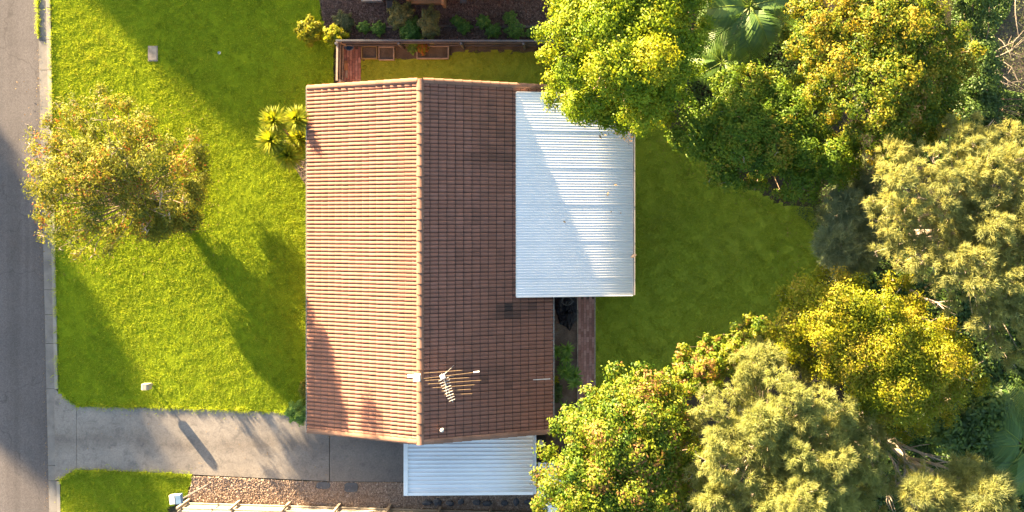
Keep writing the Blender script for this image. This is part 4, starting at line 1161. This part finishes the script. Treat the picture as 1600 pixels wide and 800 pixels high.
make_tree("broadleaf_tree", "brilliant yellow green tree between the two large she-oaks",
          [(1207, 480), (1240, 432), (1310, 420), (1350, 436), (1420, 430), (1432, 460), (1480, 500), (1530, 580), (1540, 620), (1470, 662), (1400, 680), (1350, 650), (1300, 600), (1230, 565), (1203, 520)],
          (1295, 500), 8.0, 4.4, M['leaf_yellow'], M['bark_pale'], 106, nleaf=95000, leaf=(.07, .12), wl=.42, group=GT, tint=(.62, .2), twigs=150, clump_r=.25)
make_tree("she_oak", "soft olive feathery she-oak beside the leafy tree at the yard's lower corner",
          [(1085, 625), (1130, 565), (1200, 530), (1260, 565), (1330, 600), (1372, 660), (1392, 720), (1370, 830), (1250, 900), (1130, 880), (1080, 780), (1075, 700)],
          (1160, 640), 7.7, 6.0, M['needle_soft'], M['bark_pale'], 107, 'needle', nleaf=230000, leaf=(.10, .22), wl=.011, group=GT, tint=(.62, .11), twigs=150, clump_r=.28, per=46, lobe=(.42, .8), zj=.4, top_bias=.5)
thin = make_tree("she_oak", "thin she-oak with bare grey branches showing at the lower right",
          [(1395, 730), (1440, 690), (1500, 715), (1560, 722), (1596, 770), (1605, 860), (1420, 880), (1375, 800)],
          (1340, 640), 7.4, 4.4, M['needle_gold'], M['bark_pale'], 108, 'needle', nleaf=52000, leaf=(.18, .34), wl=.011, group=GT, tint=(.55, .2), twigs=260, clump_r=.26, per=46, lobe=(.45, .8), sparse=.45, spacing=1.05, trunk_r=.14)
make_tree("broadleaf_tree", "leafy green tree with reddish tips overhanging the carport corner",
          [(840, 770), (850, 705), (872, 652), (905, 612), (960, 580), (1010, 566), (1060, 600), (1085, 640), (1092, 720), (1100, 800), (1090, 880), (900, 900), (842, 850)],
          (965, 690), 7.0, 3.6, M['leaf_mixed'], M['bark_brown'], 109, nleaf=90000, leaf=(.085, .145), wl=.5, group=GT, tint=(.58, .22), twigs=110, clump_r=.26, per=24)
make_tree("tall_shrub", "yellow green shrubs with upright shoots along the edge of the back lawn",
          [(1035, 592), (1075, 556), (1110, 542), (1150, 520), (1178, 497), (1205, 510), (1212, 545), (1140, 600), (1060, 625)],
          (1095, 555), 3.9, 2.2, M['leaf_mixed'], M['bark_brown'], 110, nleaf=26000, leaf=(.09, .14), wl=.5, group=GT, cat="shrub", tint=(.62, .2), twigs=40, clump_r=.15, lobe=(.3, .55), trunk_r=.07,
          extra=[(x + dx, y - dy, z, R) for (x, y, dx) in ((1068, 562, 1), (1102, 550, 2), (1124, 548, -2), (1148, 532, 0), (1170, 518, 0), (1188, 522, 3)) for (dy, z, R, dx) in ((0, 2.5, .34, dx * .3), (11, 2.9, .24, dx * .6), (20, 3.2, .15, dx))])
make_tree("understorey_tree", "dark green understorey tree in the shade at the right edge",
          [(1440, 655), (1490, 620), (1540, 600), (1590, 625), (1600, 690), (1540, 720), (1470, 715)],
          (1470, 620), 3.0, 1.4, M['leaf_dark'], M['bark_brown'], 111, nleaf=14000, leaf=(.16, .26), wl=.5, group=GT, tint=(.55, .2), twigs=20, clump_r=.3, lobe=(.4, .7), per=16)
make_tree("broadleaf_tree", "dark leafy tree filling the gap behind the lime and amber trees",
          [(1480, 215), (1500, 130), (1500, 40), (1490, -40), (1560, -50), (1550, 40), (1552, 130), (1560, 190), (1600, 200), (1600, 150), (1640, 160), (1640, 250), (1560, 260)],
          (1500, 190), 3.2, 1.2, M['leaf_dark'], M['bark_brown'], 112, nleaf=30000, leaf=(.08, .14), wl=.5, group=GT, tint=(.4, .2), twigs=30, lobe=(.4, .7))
make_tree("street_tree", "thin leafed street tree with orange tips beside the kerb",
          [(38, 275), (48, 205), (88, 165), (150, 142), (220, 152), (265, 190), (292, 240), (300, 300), (280, 345), (235, 368), (170, 395), (100, 412), (60, 382), (45, 325)],
          (283, 340), 5.0, 1.7, M['leaf_street'], M['bark_brown'], 113, nleaf=72000, leaf=(.08, .15), wl=.34, tint=(.5, .22), twigs=260, clump_r=.24, per=14, lobe=(.4, .75), sparse=.38, spacing=1.0, zj=.45, trunk_r=.15,
          extra_w=1.9, extra=((286, 336, .45, .5), (290, 340, .35, .5), (294, 334, .8, .5), (280, 340, .7, .5), (288, 330, 1.1, .5), (296, 345, .5, .45), (272, 345, .9, .5), (255, 350, 1.3, .5), (300, 300, 1.5, .45), (285, 262, 1.9, .45),
                 (240, 330, 1.5, .5), (262, 300, 1.2, .5), (225, 358, 1.9, .5), (278, 318, .6, .5), (215, 320, 2.0, .5), (304, 215, .9, .35), (311, 238, .8, .35), (314, 258, .7, .32), (316, 280, .8, .32), (310, 305, .7, .4), (235, 352, 1.0, .5), (246, 366, .8, .4), (222, 335, 1.2, .5), (112, 250, 2.4, .5), (90, 272, 2.3, .5), (138, 235, 2.5, .5), (152, 272, 2.2, .55), (122, 300, 2.2, .5), (172, 242, 2.3, .5), (95, 228, 2.6, .45), (80, 302, 2.4, .45), (185, 290, 2.0, .5), (150, 320, 2.1, .5)))

r = np.random.default_rng(808)
for (xa, ya, xb, yb, n_) in ((1362, 668, 1390, 790, 8), (1364, 670, 1432, 795, 9), (1404, 690, 1412, 770, 4), (1400, 692, 1500, 730, 7), (1366, 672, 1465, 770, 8), (1340, 690, 1372, 760, 4), (1430, 455, 1490, 470, 5), (1418, 478, 1462, 505, 4)):
    A_, B_ = P(xa, ya, 4.6), P(xb, yb, 5.6); mb = MB(); d_ = B_ - A_
    m1 = A_ + d_ * .45 + np.array([r.normal(0, .15), r.normal(0, .15), .25])
    mb.tube([A_ - (0, 0, .5), A_ + (m1 - A_) * .5 + r.normal(0, .05, 3), m1, B_], [.06, .05, .038, .012], 6)
    for k in range(n_):
        f = r.uniform(.2, .9); q = A_ + (m1 - A_) * f / .5 if f < .5 else m1 + (B_ - m1) * (f - .5) / .5
        e = q + d_ * r.uniform(.2, .45) + r.normal(0, .28, 3); mb.tube([q, (q + e) / 2 + r.normal(0, .05, 3), e], [.022, .015, .005], 4)
    mb.build("bare_limb", M['bark_pale'], thin, smooth=True)

# strappy plants and palms
def strap_head(parent, c, n, L, W, m, seed, up=.35, name="leaf_head", droop=.35):
    r = np.random.default_rng(seed); Vs = []; Fs = []; Ts = []; k = 0
    for i in range(n):
        a = r.uniform(0, 6.28); e = math.asin(min(1, max(-.25, r.uniform(-.25, 1.0))))
        d = np.array([math.cos(a) * math.cos(e), math.sin(a) * math.cos(e), math.sin(e)])
        s = np.array([-math.sin(a), math.cos(a), 0]); l = L * r.uniform(.75, 1.1)
        pts = [c + d * l * f + np.array([0, 0, -droop * l * f * f * math.cos(e)]) for f in (0.03, .35, .7, 1.0)]
        ws = [W * .55, W, W * .7, .003]
        for p, w in zip(pts, ws): Vs += [p - s * w / 2, p + s * w / 2]
        for j in range(3): Fs.append((k + 2 * j, k + 2 * j + 1, k + 2 * j + 3, k + 2 * j + 2))
        k += 8; Ts += [np.clip(r.normal(.55, .2), 0, 1)] * 3
    return mk(name, np.array(Vs), np.array(Fs), m, parent, tint=Ts)

yb = P(462, 222)
yu = thing("yucca", yb, "bright yellow green clump of strap leaved heads at the front eave", "plant")
for i, (x, y, z, L) in enumerate(((429, 188, 2.3, .62), (464, 186, 2.6, .55), (424, 219, 2.0, .66), (450, 243, 1.7, .62), (470, 215, 1.5, .6))):
    h = P(x, y, z)
    mb = MB(); mb.tube([yb + (RNG.normal(0, .12), RNG.normal(0, .12), -.05), (yb * .5 + h * .5) - (0, 0, .1), h], [.07, .055, .05], 7); mb.build("stem", M['bark_brown'], yu, smooth=True)
    strap_head(yu, h, 230, L * 1.12, .065, M['yucca'], 200 + i)

def bush(name, label, cat, px, py, z0, rpx, h, m, seed, n=3500, leaf=(.06, .10), wl=.5, group=None, tint=(.5, .2), squash=1.0, stems=5):
    r = np.random.default_rng(seed); b = P(px, py); R = rpx / 37.4
    t = thing(name, b, label, cat, group)
    mb = MB()
    for i in range(stems):
        a = r.uniform(0, 6.28); q = b + np.array([math.cos(a) * R * .5, math.sin(a) * R * .5 * squash, h * .75])
        mb.tube([b - (0, 0, .03), (b + q) / 2 + r.normal(0, .03, 3), q], [.025, .018, .008], 5)
    mb.build("stem", M['bark_brown'], t)
    d = rand_dirs(n, r, -.1); lump = .8 + .25 * np.sin(d[:, 0] * 6 + seed) * np.cos(d[:, 1] * 7) + r.normal(0, .09, n)
    rr = np.where(r.random(n) < .3, r.uniform(.35, .9, n), 1.0) * lump
    p = b + d * rr[:, None] * np.array([R, R * squash, h * .55]) + np.array([0, 0, h * .45])
    nn = norm(d + np.array([0, 0, .5]) + r.normal(0, .5, (n, 3)))
    L = r.uniform(*leaf, n)
    V, F = leaf_quads(p, nn, L, L * wl, r)
    tt = np.clip(tint[0] + .18 * np.sin(d[:, 0] * 9 + seed) + r.normal(0, tint[1], n), 0, 1)
    mk("foliage", V, F, m, t, tint=tt)
    return t
GS = "shrubs along the boundary"
bush("round_shrub", "round bright green shrub at the corner of house and driveway", "shrub", 470, 640, 0, 19, .95, M['leaf_green'], 301, 5200, (.06, .10), tint=(.75, .2))
bush("wall_shrub", "thin straggly shrub against the front wall above the round shrub", "shrub", 481, 605, 0, 9, .8, M['leaf_street'], 302, 1300, (.05, .09), squash=2.0)
def strap_plant(name, label, px, py, n, L, W, m, seed, h=.45, group=GS, heads=3, spread=.35):
    r = np.random.default_rng(seed); b = P(px, py); t = thing(name, b, label, "plant", group)
    for i in range(heads):
        o = np.array([r.normal(0, spread), r.normal(0, spread * .8), h * r.uniform(.7, 1.2)])
        mb = MB(); mb.tube([b + o * (1, 1, 0) * .6, b + o], [.03, .025], 5); mb.build("stem", M['bark_brown'], t)
        strap_head(t, b + o, n, L, W, m, seed * 10 + i)
    return t
bush("golden_shrub", "golden yellow leafed shrub at the lawn corner nearest the road", "shrub", 489, 52, 0, 22, .9, M['yucca'], 303, 2600, (.12, .2), .35, GS, (.8, .2))
bush("golden_shrub", "golden leafed shrub at the top of the brown paling fence", "shrub", 530, 60, 0, 19, 1.1, M['yucca'], 304, 2400, (.12, .2), .35, GS, (.7, .2), .8)
bush("green_shrub", "small mid green shrub behind the golden shrubs on the mulch", "shrub", 540, 38, 0, 18, .6, M['leaf_greygreen'], 305, 1700, (.07, .12), .45, GS, (.4, .2))
bush("variegated_shrub", "pale spotted shrub on the mulch in front of the dark gap", "shrub", 630, 28, 0, 22, .9, M['leaf_greygreen'], 306, 2600, (.08, .13), .5, GS, (.85, .25))
bush("green_shrub", "blue green shrub between the pale spotted shrub and the feathery shrub", "shrub", 645, 52, 0, 19, .8, M['leaf_green'], 307, 2400, (.07, .12), .4, GS, (.35, .2), 1.2)
bush("grey_shrub", "pale feathery grey shrub spilling over the grey fence", "shrub", 674, 42, 0, 17, 1.2, M['leaf_greygreen'], 308, 3000, (.10, .17), .18, GS, (.75, .2), 1.7)
bush("orange_shrub", "small orange tipped shrub at the left end of the wide planter", "shrub", 662, 76, 0, 10, .55, M['leaf_street'], 309, 900, (.07, .12), .3, GS, (.9, .12), 1.2)
bush("green_shrub", "dark green shrub hanging over the fence between planters", "shrub", 647, 74, 0, 10, .5, M['leaf_green'], 310, 800, (.07, .11), .4, GS, (.3, .2), 1.3)
for i, (x, y, R, h, lab) in enumerate(((569, 44, 11, .4, "low weedy plant near the golden shrubs along the mulch edge"), (592, 46, 13, .35, "low weedy plant left of the pale spotted shrub"),
                                       (714, 34, 9, .4, "single bright weed standing in the mulch beyond the timber steps"), (727, 44, 13, .4, "weedy plant beside the single bright weed"),
                                       (757, 36, 12, .6, "upright weedy plant near the middle of the mulch edge"), (771, 50, 14, .5, "spreading weedy plant against the grey fence"),
                                       (797, 30, 12, .5, "feathery weed standing back in the mulch"), (805, 50, 17, .5, "broad weedy plant beside the lime tree"), (832, 54, 11, .5, "weedy plant right under the lime tree's edge"))):
    bush("weed", lab, "weed", x, y, 0, R, h, M['leaf_green'], 320 + i, 900, (.06, .12), .35, GS, (.55, .25), .9, 4)
GP = "plants in the bed behind the house"
for i, (x, y, L, lab, hd) in enumerate(((880, 551, .36, "green star leaved plant nearest the black plastic sheet", 4), (886, 588, .42, "largest green star leaved plant in the middle of the bed", 5), (880, 640, .36, "green star leaved plant by the leafy tree", 2))):
    strap_plant("garden_plant", lab, x, y, 38, L, .07, M['leaf_green'], 340 + i, .6, GP, hd, .2)
strap_plant("garden_plant", "yellowish thin plant against the house eave in the bed", 868, 590, 26, .26, .05, M['yucca'], 345, .4, GP, 2, .08)
bush("garden_shrub", "dark low shrub below the largest star leaved plant", "shrub", 868, 610, 0, 12, .5, M['leaf_dark'], 346, 1000, (.08, .13), .4, GP, (.3, .2), 1.4)

def palm(name, label, base, z, n, L, seed, m, crown_px, group=None, a0=0.0):
    r = np.random.default_rng(seed); b = P(*base); c = P(*crown_px, z)
    t = thing(name, b, label, "palm", group)
    mb = MB(); mb.tube([b - (0, 0, .05), b * .6 + c * .4, c], [.17, .13, .11], 9); mb.build("trunk", M['bark_brown'], t, smooth=True)
    for i in range(n):
        a = a0 + 2 * math.pi * i / n + r.normal(0, .12); e = r.uniform(.15, .75); l = L * r.uniform(.85, 1.1)
        d = np.array([math.cos(a), math.sin(a), 0]); s = np.array([-math.sin(a), math.cos(a), 0])
        K = 16; rib = [c + d * l * f * math.cos(e) + np.array([0, 0, l * (math.sin(e) * f - .75 * f * f)]) for f in np.linspace(0, 1, K)]
        Vs = []; Fs = []; k = 0
        for j in range(K):          # the rib itself
            w = .03 * (1 - j / K) + .006
            Vs += [rib[j] - s * w, rib[j] + s * w, rib[j] + (0, 0, w)]
        for j in range(K - 1):
            q = 3 * j
            Fs += [(q, q + 3, q + 5, q + 2), (q + 2, q + 5, q + 4, q + 1)]
        k = len(Vs); ts = [.95] * len(Fs)
        nl = 34
        for j in range(nl):
            f = .12 + .88 * j / (nl - 1); x = f * (K - 1); i0 = min(K - 2, int(x)); p = rib[i0] + (rib[i0 + 1] - rib[i0]) * (x - i0)
            fw = rib[i0 + 1] - rib[i0]; fw = fw / np.linalg.norm(fw)
            ll = l * .42 * math.sin(math.pi * min(1, .18 + .8 * f)) * r.uniform(.9, 1.1)
            for sg in (-1, 1):
                dr = s * sg * .8 + fw * .6 + np.array([0, 0, .12]); dr /= np.linalg.norm(dr)
                w = fw * .024
                m1 = p + dr * ll * .5; e1 = p + dr * ll + np.array([0, 0, -.28 * ll])
                Vs += [p - w, p + w, m1 + w * 1.1, m1 - w * 1.1, e1]
                Fs += [(k, k + 1, k + 2, k + 3)]; Fs += [(k + 3, k + 2, k + 4, k + 4)][:0]; ts += [np.clip(r.normal(.5, .15), 0, 1)]
                Fs += [(k + 3, k + 2, k + 4)]; ts += [ts[-1]]
                k += 5
        mk("frond", np.array(Vs), [tuple(f_) for f_ in Fs], m, t, tint=ts)
    return t
palm("palm_tree", "green palm with broad fronds between the lime tree and amber tree", (1140, 75), 4.6, 15, 2.3, 401, M['frond'], (1172, 10), "palms", .5)
palm("palm_tree", "shaded palm at the right edge below the dark understorey tree", (1500, 630), 3.0, 13, 2.4, 402, M['frond'], (1600, 695), "palms", .2)
palm("palm_tree", "low shaded palm tucked between the lime tree and olive tree", (1110, 105), 2.6, 9, 1.5, 403, M['frond'], (1128, 98), "palms", .9)

# bare patch with pale fallen branches, ground cover
sheet("bare_earth", poly_px([(1530, -60), (1760, -60), (1760, 130), (1600, 150), (1545, 190), (1535, 60)]), 0.0, M['soil'])
r = np.random.default_rng(500)
for i, (x0, y0, x1, y1) in enumerate(((1555, 80, 1602, 45), (1550, 90, 1600, 62), (1562, 95, 1592, 128), (1556, 105, 1600, 140), (1548, 118, 1585, 135), (1560, 60, 1596, 90), (1532, 32, 1550, 18), (1590, -5, 1592, 60), (1556, 110, 1570, 132))):
    A_, B_ = P(x0, y0, .5), P(x1, y1, .7); mb = MB(); m1 = (A_ + B_) / 2 + np.array([r.normal(0, .12), r.normal(0, .12), .1])
    mb.tube([A_, A_ * .7 + m1 * .3 + r.normal(0, .03, 3), m1, B_], [.017, .015, .012, .005], 5)
    for k in range(3):
        s_ = A_ * (1 - .25 * (k + 1)) + B_ * .25 * (k + 1); s_ = m1 if k == 1 else s_ * .5 + m1 * .5
        mb.tube([s_, s_ + (B_ - A_) * r.uniform(.15, .35) + r.normal(0, .18, 3) * (1, 1, .4)], [.008, .003], 4)
    o = mb.build("fallen_branch", M['timber'], loc=A_)
    tag(o, "pale bare branch lying over the brown earth at the top right corner", "branch", "bare branches over the earth")
def cover(name, label, poly, n, m, seed, leaf=(.07, .13), h=.35):
    r = np.random.default_rng(seed); p = scatter_pts(poly, n, r)
    z = .02 + h * (.5 + .5 * smooth_noise(p[:, 0], p[:, 1], seed, 2.6)) * r.uniform(.4, 1, n)
    V, F = leaf_quads(np.stack([p[:, 0], p[:, 1], z], 1), norm(np.array([0, 0, 1.0]) + r.normal(0, .5, (n, 3))), r.uniform(*leaf, n), r.uniform(*leaf, n) * .55, r)
    o = mk(name, V, F, m, tint=np.clip(r.normal(.45, .22, n), 0, 1), loc=(*p.mean(0), 0)); o["kind"] = 'stuff'
    return tag(o, label, "ground cover")
cover("ground_cover", "dark ivy like ground cover under the right hand trees", poly_px([(1480, 120), (1490, -60), (1600, -60), (1575, 20), (1548, 60), (1555, 140), (1620, 150), (1620, 260), (1420, 260)]), 24000, M['leaf_dark'], 601)
cover("rough_grass", "thin grey green weeds over the brown earth at the top right corner", poly_px([(1525, -20), (1620, -20), (1620, 200), (1540, 200)]), 5200, M['leaf_greygreen'], 605, (.04, .1), .22)
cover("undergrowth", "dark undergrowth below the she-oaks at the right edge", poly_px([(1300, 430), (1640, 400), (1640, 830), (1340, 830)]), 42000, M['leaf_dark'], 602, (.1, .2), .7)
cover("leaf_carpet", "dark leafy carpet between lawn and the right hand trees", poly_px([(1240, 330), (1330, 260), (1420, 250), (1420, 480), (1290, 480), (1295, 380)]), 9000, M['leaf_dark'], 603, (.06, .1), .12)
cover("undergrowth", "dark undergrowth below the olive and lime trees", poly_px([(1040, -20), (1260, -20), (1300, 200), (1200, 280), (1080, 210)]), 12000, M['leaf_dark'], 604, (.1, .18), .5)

def litter(name, label, poly, n, m, seed, z=.03, leaf=(.04, .09)):
    r = np.random.default_rng(seed); p = scatter_pts(poly, n, r)
    V, F = leaf_quads(np.stack([p[:, 0], p[:, 1], z + r.uniform(0, .02, n)], 1), norm(np.array([0, 0, 1.0]) + r.normal(0, .3, (n, 3))), r.uniform(*leaf, n), r.uniform(*leaf, n) * .5, r)
    o = mk(name, V, F, m, tint=np.clip(r.beta(2, 2, n), 0, 1), loc=(*p.mean(0), 0)); o["kind"] = 'stuff'
    return tag(o, label, "leaf litter")
M['dry_leaf'] = leaf_mat("dry leaf", [(0.0, (0.12, 0.07, 0.035)), (0.6, (0.28, 0.18, 0.08)), (1.0, (0.40, 0.28, 0.10))], 0.2, 0.01)
litter("fallen_leaves", "dry leaves scattered over lawn and kerb below the street tree", poly_px([(20, 120), (330, 150), (360, 420), (90, 440), (60, 420)]), 420, M['dry_leaf'], 901, .05)
litter("driveway_leaves", "few dry leaves scattered on the concrete driveway", poly_px([(100, 640), (620, 655), (620, 745), (130, 732)]), 60, M['dry_leaf'], 902, .028, (.03, .07))
litter("gutter_leaves", "dry leaves and grit along the edge of the road gutter", poly_px([(52, 0), (60, 0), (78, 800), (68, 800)]), 260, M['dry_leaf'], 903, -.075, (.02, .06))
litter("roof_litter", "dark leaf litter caught along the upper right edge of the patio roof", poly_px([(955, 206), (988, 206), (988, 232), (975, 220)], 2.8), 60, M['dry_leaf'], 904, 2.83, (.04, .09))
litter("yard_leaves", "dry leaves scattered along the shaded edge of the back lawn", poly_px([(1000, 200), (1060, 230), (1280, 330), (1280, 440), (1200, 440), (1220, 350), (1040, 270)]), 160, M['dry_leaf'], 905, .03, (.04, .08))
tag(grass("gutter_weeds", poly_px([(redge(-10) - 1, -10), (redge(-10) + 2, -10), (redge(58) + 2, 58), (redge(58) - 1, 58)]), 900, -.08, M['blade'], h=(.04, .12), seed=906), "green weeds growing along the joint between road and gutter", "weeds")

# ------------------------------------------------------------------ trees outside the frame whose shade crosses the lawn and the road
DIRP = np.array([.609, .793])
def shade_tree(label, tip, rad, zc, seed, n=14000, nrad=None):
    """a tree up-sun of the picture; its crown's shadow ends at pixel `tip` on the ground"""
    Ls = (zc / math.tan(SUN_EL) + rad * .9 / math.sin(SUN_EL)) * 37.43
    c = np.array(tip) - DIRP * Ls
    cw = P(c[0], c[1], 0); r = np.random.default_rng(seed)
    t = thing("shade_tree", cw, label, "tree", "trees up the street")
    mb = MB(); mb.tube([cw - (0, 0, .1), cw + (0, 0, zc * .5), cw + (0, 0, zc)], [.3, .22, .1], 9); mb.build("trunk", M['bark_brown'], t)
    d = rand_dirs(n, r, -.9); lump = 1 + .10 * np.sin(d[:, 0] * 5 + seed) + .10 * np.sin(d[:, 1] * 6) + .08 * np.sin(d[:, 2] * 7 + 1) + r.normal(0, .05, n)
    p = cw + np.array([0, 0, zc]) + d * (rad * .85 * lump * np.where(r.random(n) < .35, r.uniform(.4, .95, n), 1))[:, None]
    p[:, 2] = np.maximum(p[:, 2], .35)
    L = r.uniform(.30, .5, n)
    V, F = leaf_quads(p, norm(d + r.normal(0, .6, (n, 3))), L, L * .6, r)
    mk("crown", V, F, M['leaf_dark'], t, tint=np.clip(r.normal(.5, .2, n), 0, 1))
shade_tree("dense tree up the street whose shade crosses the road", (205, 765), 5.0, 5.0, 701, 24000)
shade_tree("broad tree added out of view to shade the fence", (1185, 570), 6.2, 5.4, 703, 60000)  # unseen tree added to keep the fence and side strip in shade
shade_tree("dense tree beyond the lawn whose shade covers the lawn corner", (478, 215), 4.8, 4.9, 702, 22000)
